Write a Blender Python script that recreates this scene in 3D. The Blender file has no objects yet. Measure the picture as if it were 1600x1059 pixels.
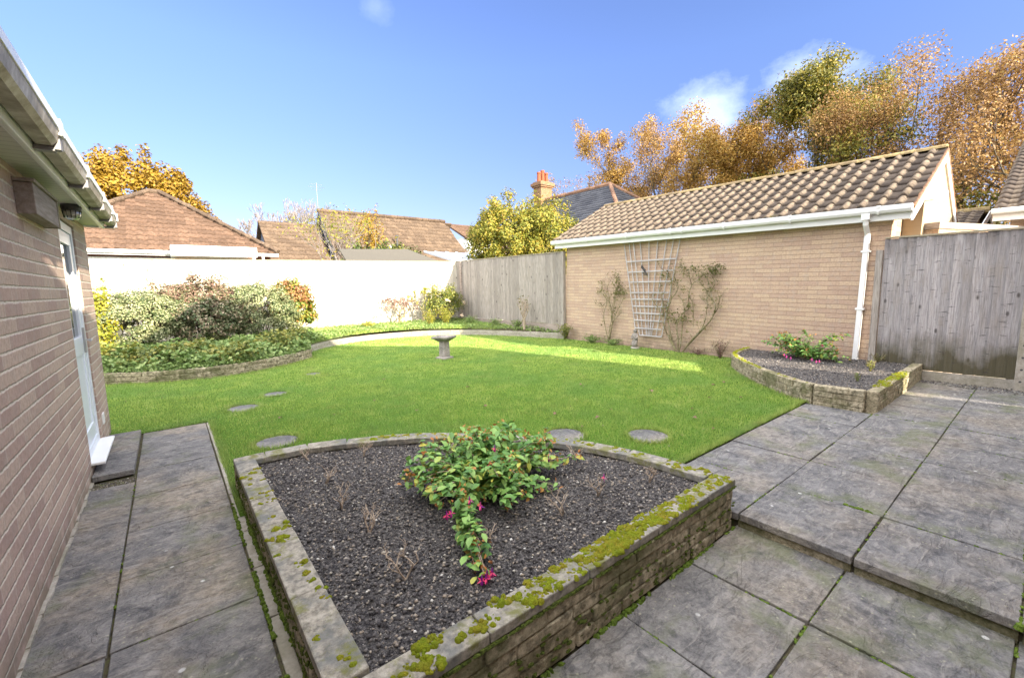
import bpy, bmesh, math, random
import numpy as np
from mathutils import Vector, Matrix
R = math.radians
D = bpy.data
SC = bpy.context.scene
COL = SC.collection

# ---------------------------------------------------------------- camera
cam_d = D.cameras.new('camera'); cam = D.objects.new('camera', cam_d); COL.objects.link(cam)
cam_d.sensor_width = 36.0; cam_d.lens = 15.19; cam_d.clip_start = 0.05; cam_d.clip_end = 2000
CB = ((0.781141, -0.090163, 0.61781), (-0.624037, -0.081171, 0.777168), (-0.019923, -0.992614, -0.119671))
cam.matrix_world = Matrix(((CB[0][0], -CB[0][1], -CB[0][2], 0.0),
                           (CB[1][0], -CB[1][1], -CB[1][2], 0.0),
                           (CB[2][0], -CB[2][1], -CB[2][2], 1.45),
                           (0, 0, 0, 1)))
SC.camera = cam
# ---------------------------------------------------------------- light and exposure
SUN_AZ = R(10.8)          # sunlight travels towards +Y and slightly -X
SUN_EL = R(20.8)
EXPO = 2.0
SC.view_settings.view_transform = 'Standard'; SC.view_settings.look = 'None'
SC.view_settings.exposure = EXPO; SC.view_settings.gamma = 1.0
sun_d = D.lights.new('sun', 'SUN'); sun_d.energy = 4.3; sun_d.angle = R(0.5); sun_d.color = (1.0, 0.89, 0.72)
sun = D.objects.new('sun', sun_d); COL.objects.link(sun)
tv = Vector((-math.sin(SUN_AZ) * math.cos(SUN_EL), math.cos(SUN_AZ) * math.cos(SUN_EL), -math.sin(SUN_EL)))
sun.rotation_euler = tv.to_track_quat('-Z', 'Y').to_euler(); sun.location = (5, -20, 15)
SKYTINT = (.60, .61, .84, 1); FILL_CLOUD = 11.5
W = D.worlds.new('World'); SC.world = W; W.use_nodes = True
wn = W.node_tree.nodes; wl = W.node_tree.links
bg = wn['Background']
sky = wn.new('ShaderNodeTexSky'); sky.sky_type = 'NISHITA'; sky.sun_disc = False
sky.sun_elevation = SUN_EL
sky.sun_rotation = R(180) - SUN_AZ       # sun stands towards -Y, a little +X
sky.air_density = 1.0; sky.dust_density = 0.3; sky.ozone_density = 1.6; sky.altitude = 50
hs = wn.new('ShaderNodeHueSaturation'); hs.inputs['Saturation'].default_value = 1.0
wl.new(sky.outputs[0], hs.inputs['Color'])
tint = wn.new('ShaderNodeMixRGB'); tint.blend_type = 'MULTIPLY'; tint.inputs['Fac'].default_value = 1; tint.inputs['Color2'].default_value = SKYTINT; wl.new(hs.outputs[0], tint.inputs['Color1'])
TINT_NODE = tint
# a few thin clouds low on the right, fixed to directions of the sky
tc = wn.new('ShaderNodeTexCoord')
def cloud(direction, radius, prev, seedscale, amount, thr):
    nrm = Vector(direction).normalized()
    vd = wn.new('ShaderNodeVectorMath'); vd.operation = 'DISTANCE'; vd.inputs[1].default_value = nrm
    mp = wn.new('ShaderNodeMapping'); mp.inputs['Scale'].default_value = (1, 1, 1.5)
    wl.new(tc.outputs['Generated'], vd.inputs[0]); wl.new(tc.outputs['Generated'], mp.inputs['Vector'])
    nz = wn.new('ShaderNodeTexNoise'); nz.inputs['Scale'].default_value = seedscale; nz.inputs['Detail'].default_value = 8; nz.inputs['Roughness'].default_value = .62
    wl.new(mp.outputs[0], nz.inputs['Vector'])
    mr = wn.new('ShaderNodeMapRange'); mr.inputs['From Min'].default_value = radius; mr.inputs['From Max'].default_value = 0.0
    wl.new(vd.outputs['Value'], mr.inputs['Value'])
    ad = wn.new('ShaderNodeMath'); ad.operation = 'ADD'; wl.new(mr.outputs[0], ad.inputs[0]); wl.new(nz.outputs['Fac'], ad.inputs[1])
    m2 = wn.new('ShaderNodeMapRange'); m2.inputs['From Min'].default_value = thr; m2.inputs['From Max'].default_value = thr + .45; m2.inputs['To Max'].default_value = amount
    wl.new(ad.outputs[0], m2.inputs['Value'])
    mx = wn.new('ShaderNodeMixRGB'); mx.inputs['Color2'].default_value = CLOUDCOL
    wl.new(m2.outputs[0], mx.inputs['Fac']); wl.new(prev, mx.inputs['Color1'])
    return mx.outputs[0]
CLOUDCOL = (9.0, 9.6, 10.8, 1)
c0 = tint.outputs[0]
_sp = wn.new('ShaderNodeSeparateXYZ'); wl.new(tc.outputs['Generated'], _sp.inputs[0])
_mr = wn.new('ShaderNodeMapRange'); _mr.inputs['From Min'].default_value = 0.02; _mr.inputs['From Max'].default_value = .42; wl.new(_sp.outputs[2], _mr.inputs['Value'])
_mx = wn.new('ShaderNodeMixRGB'); _mx.inputs['Color1'].default_value = (.37, .32, .42, 1); _mx.inputs['Color2'].default_value = SKYTINT; wl.new(_mr.outputs[0], _mx.inputs['Fac']); wl.new(_mx.outputs[0], tint.inputs['Color2'])
c0 = cloud((1.22, .40, .425), .13, c0, 12.0, .20, .86)
c0 = cloud((1.02, .54, .375), .14, c0, 11.0, .20, .90)
c0 = cloud((.45, 1.05, .66), .06, c0, 14.0, .05, 1.0)
# broken bright cloud, unseen, added overhead and behind the camera to lift the shade
sp = wn.new('ShaderNodeSeparateXYZ'); wl.new(tc.outputs['Generated'], sp.inputs[0])
def wmath(op, a, b=0.0):
    m = wn.new('ShaderNodeMath'); m.operation = op
    for k, v in ((0, a), (1, b)):
        if isinstance(v, (int, float)): m.inputs[k].default_value = v
        else: wl.new(v, m.inputs[k])
    return m.outputs[0]
cover = wmath('ADD', wmath('MULTIPLY', sp.outputs[2], 1.15), wmath('MULTIPLY', wmath('ADD', wmath('MULTIPLY', sp.outputs[0], .62), wmath('MULTIPLY', sp.outputs[1], .78)), -.85))
nz = wn.new('ShaderNodeTexNoise'); nz.inputs['Scale'].default_value = 3.0; nz.inputs['Detail'].default_value = 6
wl.new(tc.outputs['Generated'], nz.inputs['Vector'])
cover = wmath('ADD', cover, wmath('MULTIPLY', nz.outputs['Fac'], .35))
mr = wn.new('ShaderNodeMapRange'); mr.interpolation_type = 'SMOOTHSTEP'; mr.inputs['From Min'].default_value = .45; mr.inputs['From Max'].default_value = .95
wl.new(cover, mr.inputs['Value'])
mx = wn.new('ShaderNodeMixRGB'); mx.inputs['Color2'].default_value = (FILL_CLOUD, FILL_CLOUD*1.0, FILL_CLOUD*1.02, 1)
wl.new(mr.outputs[0], mx.inputs['Fac']); wl.new(c0, mx.inputs['Color1'])
wl.new(mx.outputs[0], bg.inputs['Color']); bg.inputs['Strength'].default_value = 0.10

rng = np.random.default_rng(7)
random.seed(7)

# ---------------------------------------------------------------- node helpers
class NT:
    def __init__(s, name, rough=.85, spec=.3):
        s.m = D.materials.new(name); s.m.use_nodes = True
        s.n = s.m.node_tree.nodes; s.l = s.m.node_tree.links
        s.b = s.n['Principled BSDF']; s.b.inputs['Roughness'].default_value = rough
        s.b.inputs['Specular IOR Level'].default_value = spec
        s.tc = s.n.new('ShaderNodeTexCoord'); s.geo = s.n.new('ShaderNodeNewGeometry')
        s.P = s.tc.outputs['Object']
    def map(s, scale=(1, 1, 1), rot=(0, 0, 0), src=None, loc=(0, 0, 0)):
        m = s.n.new('ShaderNodeMapping'); m.inputs['Scale'].default_value = scale; m.inputs['Rotation'].default_value = rot
        m.inputs['Location'].default_value = loc
        s.l.new(src or s.P, m.inputs['Vector']); return m.outputs[0]
    def noise(s, scale, detail=5, rough=.6, src=None, dist=0.0):
        t = s.n.new('ShaderNodeTexNoise'); t.inputs['Scale'].default_value = scale; t.inputs['Detail'].default_value = detail
        t.inputs['Roughness'].default_value = rough; t.inputs['Distortion'].default_value = dist
        s.l.new(src or s.P, t.inputs['Vector']); return t.outputs['Fac']
    def voro(s, scale, src=None, feature='F1', out='Distance', rnd=1.0):
        t = s.n.new('ShaderNodeTexVoronoi'); t.feature = feature; t.inputs['Scale'].default_value = scale; t.inputs['Randomness'].default_value = rnd
        s.l.new(src or s.P, t.inputs['Vector']); return t.outputs[out]
    def ramp(s, fac, stops):
        r = s.n.new('ShaderNodeValToRGB'); e = r.color_ramp.elements
        while len(e) > 1: e.remove(e[-1])
        e[0].position = stops[0][0]; e[0].color = (*stops[0][1], 1)
        for p, c in stops[1:]:
            q = e.new(p); q.color = (*c, 1)
        s.l.new(fac, r.inputs[0]); return r.outputs[0]
    def rng(s, v, a, b, c=0.0, d=1.0):
        r = s.n.new('ShaderNodeMapRange'); s.l.new(v, r.inputs['Value'])
        for k, x in zip(('From Min', 'From Max', 'To Min', 'To Max'), (a, b, c, d)): r.inputs[k].default_value = x
        return r.outputs[0]
    def mix(s, fac, a, b, mode='MIX'):
        m = s.n.new('ShaderNodeMixRGB'); m.blend_type = mode
        for k, v in (('Fac', fac), ('Color1', a), ('Color2', b)):
            if isinstance(v, (int, float)): m.inputs[k].default_value = v
            elif isinstance(v, tuple): m.inputs[k].default_value = (*v, 1)
            else: s.l.new(v, m.inputs[k])
        return m.outputs[0]
    def math(s, op, a, b=0.0):
        m = s.n.new('ShaderNodeMath'); m.operation = op
        for k, v in ((0, a), (1, b)):
            if isinstance(v, (int, float)): m.inputs[k].default_value = v
            else: s.l.new(v, m.inputs[k])
        return m.outputs[0]
    def isl(s): return s.geo.outputs['Random Per Island']
    def sep(s, src=None):
        m = s.n.new('ShaderNodeSeparateXYZ'); s.l.new(src or s.P, m.inputs[0]); return m.outputs
    def comb(s, x, y, z):
        m = s.n.new('ShaderNodeCombineXYZ')
        for i, v in enumerate((x, y, z)):
            if isinstance(v, (int, float)): m.inputs[i].default_value = v
            else: s.l.new(v, m.inputs[i])
        return m.outputs[0]
    def col(s, c):
        if isinstance(c, tuple): s.b.inputs['Base Color'].default_value = (*c, 1)
        else: s.l.new(c, s.b.inputs['Base Color'])
        return s
    def bump(s, h, strength=.5, dist=.01):
        b = s.n.new('ShaderNodeBump'); b.inputs['Strength'].default_value = strength; b.inputs['Distance'].default_value = dist
        s.l.new(h, b.inputs['Height']); s.l.new(b.outputs[0], s.b.inputs['Normal']); return s

MT = {}
def leafmat(name, stops, rough=.55, trans=.25, clump=1.5, spec=.35):
    """leaf colours vary from leaf to leaf and from clump to clump"""
    t = NT(name, rough, spec)
    v = t.math('ADD', t.math('MULTIPLY', t.isl(), .7), t.math('MULTIPLY', t.rng(t.noise(clump, 3), .3, .7), .3))
    c = t.ramp(v, stops); t.col(c)
    if trans:
        tr = t.n.new('ShaderNodeBsdfTranslucent'); t.l.new(c, tr.inputs[0])
        mx = t.n.new('ShaderNodeMixShader'); mx.inputs[0].default_value = trans
        t.l.new(t.b.outputs[0], mx.inputs[1]); t.l.new(tr.outputs[0], mx.inputs[2])
        t.l.new(mx.outputs[0], t.n['Material Output'].inputs[0])
    MT[name] = t.m
def brickmat(name, axes, c1, c2, mortar, bw=.225, rh=.075, ms=.006, grime=None, mh=.9, mv=.6, var=.5, rough=.9):
    """brickwork; axes: which object axes run along and up; mh / mv: how clearly bed and cross joints read"""
    t = NT(name, rough, .2); o = t.sep(); u = o[axes[0]]; v = o[axes[1]]
    vr = t.math('MULTIPLY', v, 1/rh); row = t.math('FLOOR', vr); fr = t.math('FRACT', vr)
    odd = t.math('MULTIPLY', t.math('MODULO', t.math('ABSOLUTE', row), 2.0), .5)
    uu = t.math('ADD', t.math('MULTIPLY', u, 1/bw), odd); cl = t.math('FLOOR', uu); fu = t.math('FRACT', uu)
    wob = t.rng(t.noise(30, 3), .3, .7, -.05, .05)
    H_ = t.math('ABSOLUTE', t.math('SUBTRACT', t.math('ADD', fr, wob), .5)); jh = t.rng(H_, .5-ms/rh*1.3, .5-ms/rh*.5)
    V_ = t.math('ABSOLUTE', t.math('SUBTRACT', fu, .5)); jv = t.rng(V_, .5-ms/bw*1.3, .5-ms/bw*.5)
    w = t.n.new('ShaderNodeTexWhiteNoise'); t.l.new(t.comb(cl, row, 3.3), w.inputs['Vector']); r = w.outputs['Value']
    n1 = t.noise(38, 6, .7); n2 = t.noise(2.2, 4); n3 = t.noise(11, 4)
    c = t.ramp(r, [(0, tuple(x*(1-var*.45) for x in c2)), (.35, c2), (.65, c1), (1, tuple(min(.9, x*(1+var*.35)) for x in c1))])
    c = t.mix(t.rng(n1, .42, .62, 0, .45), c, (c1[0]*.55, c1[1]*.5, c1[2]*.5))
    c = t.mix(t.rng(n3, .5, .68, 0, .3), c, (.40, .36, .32))
    c = t.mix(t.rng(n2, .48, .62, 0, .25), c, (c1[0]*1.1, c1[1]*1.1, c1[2]*1.05))
    j = t.math('MAXIMUM', t.math('MULTIPLY', jh, mh), t.math('MULTIPLY', jv, mv))
    c = t.mix(j, c, t.mix(t.rng(n1, .4, .6, 0, .5), mortar, tuple(x*.75 for x in mortar)))
    if grime:
        g = t.math('MULTIPLY', t.rng(v, grime[0], grime[1], 1, 0), t.rng(t.noise(5, 5), .35, .55))
        c = t.mix(t.math('MULTIPLY', g, .6), c, (.10, .10, .05))
    t.col(c)
    t.bump(t.math('ADD', t.math('MULTIPLY', j, -1.0), t.math('MULTIPLY', n1, .6)), .8, .006); MT[name] = t.m

TW = (8.62-1.40)/33
def mats():
    # house brick: pinkish buff with pale mortar
    brickmat('brick_house', (1, 2), (.53, .40, .32), (.47, .335, .28), (.68, .60, .50), bw=.31, ms=.0065, grime=(0.0, .25), mh=1, mv=.3, var=.25)
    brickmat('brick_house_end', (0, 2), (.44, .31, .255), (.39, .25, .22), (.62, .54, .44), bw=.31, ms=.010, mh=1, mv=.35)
    brickmat('brick_garage', (1, 2), (.52, .385, .275), (.485, .345, .26), (.27, .19, .14), bw=.29, ms=.005, grime=(-.2, .30), mh=.75, mv=.4, var=.16)
    brickmat('brick_garage_end', (0, 2), (.52, .38, .26), (.45, .30, .21), (.28, .21, .15), bw=.29, ms=.005, mh=.6, mv=.4)
    brickmat('brick_red', (0, 2), (.30, .11, .06), (.36, .14, .08), (.35, .3, .25))
    brickmat('brick_chimney', (0, 2), (.20, .10, .05), (.27, .15, .07), (.22, .18, .12), ms=.008)
    # paving slabs
    for nm, ca, cb, buff, k_ in (('slab', (.08, .079, .085), (.255, .245, .235), .3, 0), ('slab_path', (.09, .087, .09), (.265, .25, .23), .5, 5), ('slab_low', (.09, .088, .09), (.29, .275, .26), .35, 9)):
        t = NT(nm, .8, .3); P = t.map(loc=(k_, k_*.7, 0)); t.P = P
        big = t.noise(1.3, 5, .6); md = t.noise(5, 8, .68, dist=.9); fine = t.noise(85, 5, .75); mid = t.noise(24, 5, .7)
        st = t.noise(4.5, 8, .72, src=t.map((1, 3.6, 1), (0, 0, .45)), dist=1.6)
        v = t.math('ADD', t.math('ADD', t.math('MULTIPLY', md, .45), t.math('MULTIPLY', fine, .25)), t.math('MULTIPLY', mid, .30))
        c = t.ramp(v, [(.41, ca), (.50, tuple((a+b)/2 for a, b in zip(ca, cb))), (.58, cb)])
        c = t.mix(t.rng(t.isl(), 0, 1, .0, .30), c, (.165, .155, .15))
        c = t.mix(t.math('MULTIPLY', t.rng(big, .47, .60), buff), c, t.mix(t.rng(mid, .42, .58), (.24, .19, .125), (.42, .34, .24)))
        c = t.mix(t.rng(st, .54, .62, 0, .6), c, (.33, .305, .275))
        c = t.mix(t.rng(t.noise(6, 8, .75, src=t.map((1, 1, 1), loc=(6, 2, 3)), dist=.5), .55, .63, 0, .55), c, (.055, .055, .062))
        c = t.mix(t.rng(t.noise(2.3, 6, .65, src=t.map(loc=(9, 3, 0))), .53, .64, 0, .6), c, (.13, .145, .07))
        sp = t.rng(t.voro(26), .0, .20, 1, 0); spm = t.rng(t.noise(2.0, 3, .5, src=t.map(loc=(4, 7, 1))), .48, .56)
        c = t.mix(t.math('MULTIPLY', t.math('MULTIPLY', sp, spm), .8), c, (.45, .43, .30))
        sp = t.rng(t.voro(7, src=t.map((1, 1, 1), (0, 0, .7), loc=(2, 2, 2))), .06, .10, 1, 0)
        c = t.mix(t.math('MULTIPLY', t.math('MULTIPLY', sp, t.rng(t.noise(1.1, 3), .52, .58)), .85), c, (.66, .65, .62))
        t.col(c)
        ed = t.math('ABSOLUTE', t.math('SUBTRACT', t.noise(2.6, 5, .6, dist=2.2, src=t.map((1, 1.7, 1), (0, 0, .4))), .5))
        h = t.math('ADD', t.math('MULTIPLY', md, 1.6), t.math('ADD', t.math('MULTIPLY', fine, .25), t.math('MULTIPLY', t.rng(ed, 0, .035), .35)))
        t.bump(t.math('ADD', h, t.math('MULTIPLY', st, .7)), .75, .02); MT[nm] = t.m
    # reconstituted stone blocks of the raised beds
    t = NT('stone_block', .92, .2)
    n = t.noise(22, 8, .75); big = t.noise(3.0, 5, .6); v = t.isl()
    c = t.ramp(n, [(.38, (.10, .09, .06)), (.50, (.33, .285, .195)), (.61, (.58, .50, .36))])
    c = t.mix(t.rng(v, 0, 1, 0, .4), c, (.27, .22, .13))
    c = t.mix(t.rng(big, .50, .62, 0, .6), c, (.085, .095, .03))
    c = t.mix(t.rng(t.noise(60, 3), .62, .75, 0, .6), c, (.03, .03, .025))
    t.col(c); t.bump(t.math('ADD', n, t.math('MULTIPLY', t.noise(9, 4), 1.0)), 1.0, .02); MT['stone_block'] = t.m
    t = NT('stone_coping', .9, .2)
    n = t.noise(30, 7, .7); big = t.noise(4.0, 5, .65)
    c = t.ramp(n, [(.38, (.14, .125, .10)), (.50, (.27, .24, .19)), (.62, (.38, .345, .28))])
    c = t.mix(t.rng(t.isl(), 0, 1, 0, .4), c, (.26, .25, .23))
    c = t.mix(t.rng(big, .48, .60, 0, .75), c, (.13, .135, .13))
    c = t.mix(t.rng(t.noise(7, 7, .7, src=t.map(loc=(5, 1, 2))), .52, .62, 0, .8), c, (.15, .15, .04))
    t.col(c); t.bump(n, .7, .008); MT['stone_coping'] = t.m
    t = NT('moss', .95, .1)
    n = t.noise(170, 4, .8); o = t.noise(13, 4)
    c = t.mix(t.rng(o, .40, .6), (.27, .30, .018), (.33, .26, .03))
    c = t.mix(t.rng(n, .35, .65), t.mix(.6, c, (.07, .08, .004)), c)
    c = t.mix(t.rng(t.isl(), 0, 1, 0, .5), c, (.14, .21, .02))
    t.col(c); t.bump(n, 1.0, .008); MT['moss'] = t.m
    t = NT('moss_joint', .95, .1)
    n = t.noise(60, 4, .7); t.col(t.ramp(n, [(.35, (.05, .07, .015)), (.55, (.11, .17, .025)), (.7, (.2, .24, .05))])); t.bump(n, 1, .006); MT['moss_joint'] = t.m
    t = NT('moss_dark', .95, .1)
    n = t.noise(90, 4, .7)
    t.col(t.ramp(n, [(.35, (.03, .035, .012)), (.6, (.10, .13, .025)), (.8, (.2, .19, .08))])); t.bump(n, 1, .006); MT['moss_dark'] = t.m
    t = NT('soil', .95, .15)
    n = t.noise(55, 8, .8); 
    c = t.ramp(n, [(.40, (.030, .028, .029)), (.49, (.095, .087, .085)), (.56, (.18, .165, .155)), (.63, (.34, .31, .28))])
    t.col(c); t.bump(t.math('ADD', n, t.noise(14, 5)), 1.0, .025); MT['soil'] = t.m
    t = NT('chips', .85, .2)
    c = t.ramp(t.isl(), [(0, (.035, .032, .033)), (.45, (.095, .086, .084)), (.75, (.19, .17, .155)), (.90, (.30, .245, .19)), (.97, (.38, .34, .28)), (1, (.62, .60, .56))])
    t.col(c); MT['chips'] = t.m
    t = NT('dirt', .95, .1)
    n = t.noise(20, 8, .7); t.col(t.ramp(n, [(.3, (.03, .028, .02)), (.5, (.10, .085, .055)), (.7, (.09, .12, .03))])); t.bump(n, 1, .02); MT['dirt'] = t.m
    t = NT('ground', .95, .1)
    n = t.noise(.3, 8, .7); t.col(t.ramp(n, [(.3, (.06, .09, .02)), (.6, (.10, .12, .04)), (.8, (.16, .13, .08))])); MT['ground'] = t.m
    t = NT('lawn', .9, .1)
    n = t.noise(60, 6, .7); b = t.noise(1.3, 4)
    c = t.ramp(n, [(.3, (.035, .07, .008)), (.5, (.085, .17, .018)), (.7, (.16, .26, .03))])
    t.col(t.mix(t.rng(b, .4, .65, 0, .5), c, (.07, .15, .02))); t.bump(n, 1, .02); MT['lawn'] = t.m
    t = NT('grass', .6, .25)
    flat = t.map((1, 1, .01)); b = t.noise(.8, 5, .65, src=flat); b2 = t.noise(3.2, 7, .75, src=t.map((1, 1, .01), loc=(3, 3, 0))); b3 = t.noise(1.7, 6, .7, src=t.map((1, 1.6, .01), loc=(7, 1, 0)))
    c = t.ramp(t.math('ADD', t.math('MULTIPLY', t.isl(), .42), t.math('MULTIPLY', t.rng(b2, .33, .66), .58)),
               [(0, (.12, .18, .045)), (.35, (.28, .39, .09)), (.7, (.42, .51, .13)), (1, (.60, .60, .26))])
    c = t.mix(t.rng(b, .46, .60, 0, .6), c, (.20, .35, .10))
    c = t.mix(t.rng(b3, .56, .68, 0, .55), c, (.40, .38, .15))
    c = t.mix(t.rng(t.noise(9, 4, .6, src=flat), .60, .72, 0, .5), c, (.09, .15, .05))
    t.col(c)
    tr = t.n.new('ShaderNodeBsdfTranslucent'); t.l.new(c, tr.inputs[0]); mx = t.n.new('ShaderNodeMixShader'); mx.inputs[0].default_value = .3
    t.l.new(t.b.outputs[0], mx.inputs[1]); t.l.new(tr.outputs[0], mx.inputs[2]); t.l.new(mx.outputs[0], t.n['Material Output'].inputs[0])
    MT['grass'] = t.m
    # plastics, paint
    for nm, c, r in (('white_plastic', (.80, .80, .79), .35), ('white_paint', (.78, .77, .74), .5), ('door_white', (.76, .80, .86), .3)):
        t = NT(nm, r, .4); t.col(t.mix(t.rng(t.noise(3, 5), .45, .8, 0, .22), c, tuple(x*.72 for x in c))); MT[nm] = t.m
    t = NT('gutter_under', .5, .4)
    n = t.noise(7, 6, .7); t.col(t.ramp(n, [(.3, (.14, .11, .07)), (.5, (.36, .31, .24)), (.62, (.52, .48, .42)), (.8, (.6, .58, .53))])); MT['gutter_under'] = t.m
    t = NT('soffit', .5, .3)
    y = t.sep()[1]; gr = t.math('FRACT', t.math('MULTIPLY', y, 12.5)); ln = t.rng(gr, 0, .10, 1, 0)
    t.col(t.mix(t.math('MULTIPLY', ln, .75), t.mix(t.rng(t.noise(3, 4), .4, .7, 0, .3), (.66, .64, .58), (.5, .47, .38)), (.12, .11, .09))); MT['soffit'] = t.m
    t = NT('cream_render', .9, .2); z = t.sep()[2]; fr = t.math('FRACT', t.math('MULTIPLY', z, 13.3)); t.col(t.mix(t.rng(fr, 0, .12, .35, 0), (.34, .27, .175), (.22, .165, .11))); MT['cream_render'] = t.m
    t = NT('glass', .05, .5); t.col((.05, .07, .09)); MT['glass'] = t.m
    t = NT('bracket_grey', .5, .4); t.col((.22, .21, .20)); MT['bracket_grey'] = t.m
    t = NT('metal_dark', .5, .5); t.col((.05, .05, .05)); MT['metal_dark'] = t.m
    t = NT('metal_grey', .4, .5); t.col((.45, .45, .45)); t.b.inputs['Metallic'].default_value = .6; MT['metal_grey'] = t.m
    # weathered wood: grain runs along Z
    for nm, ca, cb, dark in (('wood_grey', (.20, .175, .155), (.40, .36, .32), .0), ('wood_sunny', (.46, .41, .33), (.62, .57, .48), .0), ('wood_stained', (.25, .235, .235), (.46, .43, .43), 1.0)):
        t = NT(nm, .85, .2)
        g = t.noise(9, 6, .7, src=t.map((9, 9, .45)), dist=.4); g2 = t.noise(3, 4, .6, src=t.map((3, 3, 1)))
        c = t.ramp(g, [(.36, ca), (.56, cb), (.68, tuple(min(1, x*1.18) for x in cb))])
        c = t.mix(t.rng(t.isl(), 0, 1, 0, .5), c, tuple(x*.8 for x in ca))
        c = t.mix(t.rng(g2, .5, .75, 0, .4), c, (.27, .225, .17))
        kn = t.voro(3.4, src=t.map((1.9, 1.9, .9))); c = t.mix(t.rng(kn, .07, .14, .8, 0), c, (.045, .036, .034))
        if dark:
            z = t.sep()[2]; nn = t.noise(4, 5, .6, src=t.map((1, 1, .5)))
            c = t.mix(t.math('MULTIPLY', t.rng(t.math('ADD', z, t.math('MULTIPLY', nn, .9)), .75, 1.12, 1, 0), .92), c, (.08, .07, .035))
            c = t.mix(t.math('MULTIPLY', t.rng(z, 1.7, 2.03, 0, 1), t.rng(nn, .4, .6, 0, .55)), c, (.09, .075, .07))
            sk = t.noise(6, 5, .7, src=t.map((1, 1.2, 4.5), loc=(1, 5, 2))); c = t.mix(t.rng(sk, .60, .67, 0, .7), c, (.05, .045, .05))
        t.col(c); t.bump(g, .6, .004); MT[nm] = t.m
    t = NT('wood_cap', .8, .2); g = t.noise(9, 6, .7, src=t.map((3, .5, 3))); t.col(t.ramp(g, [(.3, (.22, .19, .13)), (.7, (.42, .37, .27))])); MT['wood_cap'] = t.m
    t = NT('wood_brown', .8, .2); g = t.noise(7, 6, .7, src=t.map((5, .6, 5))); t.col(t.ramp(g, [(.3, (.20, .16, .13)), (.7, (.40, .34, .30))])); t.bump(g, .5, .004); MT['wood_brown'] = t.m
    t = NT('trellis', .8, .2); g = t.noise(6, 5, .7); t.col(t.ramp(g, [(.3, (.34, .32, .32)), (.7, (.56, .54, .54))])); MT['trellis'] = t.m
    t = NT('concrete', .9, .2); g = t.noise(25, 7, .7); b = t.noise(3, 4)
    t.col(t.mix(t.rng(b, .45, .65, 0, .5), t.ramp(g, [(.3, (.25, .225, .185)), (.7, (.46, .42, .36))]), (.20, .19, .12))); t.bump(g, .6, .006); MT['concrete'] = t.m
    t = NT('stone_ornament', .9, .2); g = t.noise(40, 8, .75); b = t.noise(9, 4)
    t.col(t.mix(t.rng(b, .45, .65, 0, .6), t.ramp(g, [(.3, (.17, .15, .135)), (.7, (.44, .39, .35))]), (.10, .10, .085))); t.bump(g, .8, .01); MT['stone_ornament'] = t.m
    # roof tiles
    def tile(nm, ca, cb, lich, mossy=.5, roll=None):
        t = NT(nm, .85, .25); n = t.noise(14, 7, .7); v = t.isl()
        c = t.ramp(v, [(0, ca), (.6, cb), (1, tuple(min(1, x*1.25) for x in cb))])
        c = t.mix(t.rng(n, .44, .58, 0, .6), c, tuple(x*.45 for x in ca))
        c = t.mix(t.rng(t.noise(5, 5, .7), .58, .68, 0, lich), c, (.40, .37, .29))
        c = t.mix(t.rng(t.noise(3.6, 6, .72, src=t.map(loc=(3, 8, 1))), .63, .70, 0, mossy), c, (.26, .24, .03))
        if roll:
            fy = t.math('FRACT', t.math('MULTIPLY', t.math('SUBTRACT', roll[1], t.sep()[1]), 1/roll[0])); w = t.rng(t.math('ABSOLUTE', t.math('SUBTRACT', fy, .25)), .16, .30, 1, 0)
            c = t.mix(t.math('MULTIPLY', w, .75), t.mix(.5, c, (.05, .042, .036)), t.mix(t.rng(n, .42, .6), (.23, .18, .13), (.12, .092, .068)))  # sunlit roll crests and shaded, dirty pans between them put into the colour
        t.col(c); t.bump(n, .5, .006); MT[nm] = t.m
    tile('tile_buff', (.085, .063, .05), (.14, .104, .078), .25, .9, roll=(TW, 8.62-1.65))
    tile('tile_red', (.08, .048, .031), (.112, .068, .045), .04, .0)
    tile('tile_brown', (.082, .056, .038), (.115, .08, .054), .06, .03)
    tile('slate', (.055, .058, .07), (.09, .093, .105), .15, .05)
    tile('ridge_red', (.20, .11, .07), (.28, .16, .10), .3, .1)
    tile('ridge_moss', (.22, .16, .09), (.30, .22, .10), .5, .95)
    t = NT('felt', .9, .2); g = t.noise(30, 6, .7); t.col(t.ramp(g, [(.3, (.065, .06, .05)), (.7, (.11, .10, .083))])); MT['felt'] = t.m
    t = NT('terracotta', .8, .2); t.col((.26, .08, .04)); MT['terracotta'] = t.m
    t = NT('boarding_blue', .8, .2); z = t.sep()[2]; fr = t.math('FRACT', t.math('MULTIPLY', z, 6.0)); t.col(t.mix(t.rng(fr, 0, .15, .6, 0), (.10, .12, .17), (.03, .03, .05))); MT['boarding_blue'] = t.m
    # bark
    t = NT('bark', .9, .2); g = t.noise(14, 7, .7, src=t.map((1, 1, .3))); t.col(t.ramp(g, [(.3, (.05, .042, .03)), (.7, (.15, .125, .085))])); t.bump(g, .8, .02); MT['bark'] = t.m
    t = NT('bark_pale', .9, .2); g = t.noise(20, 6, .7); t.col(t.ramp(g, [(.3, (.13, .11, .10)), (.7, (.24, .21, .19))])); MT['bark_pale'] = t.m
    t = NT('twig_pale', .85, .2); g = t.noise(30, 5, .7); t.col(t.ramp(g, [(.35, (.24, .175, .125)), (.6, (.48, .39, .30))])); MT['twig_pale'] = t.m
    t = NT('twig_rose', .85, .2); g = t.noise(9, 5, .7); t.col(t.ramp(g, [(.35, (.13, .09, .06)), (.5, (.22, .20, .10)), (.65, (.36, .30, .24))])); MT['twig_rose'] = t.m
    # foliage
    leafmat('fuchsia_leaf', [(0, (.07, .17, .04)), (.4, (.15, .30, .07)), (.72, (.27, .44, .11)), (.85, (.44, .46, .08)), (.9, (.55, .42, .07)), (1, (.42, .16, .05))], .4, .2, 5)
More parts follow.
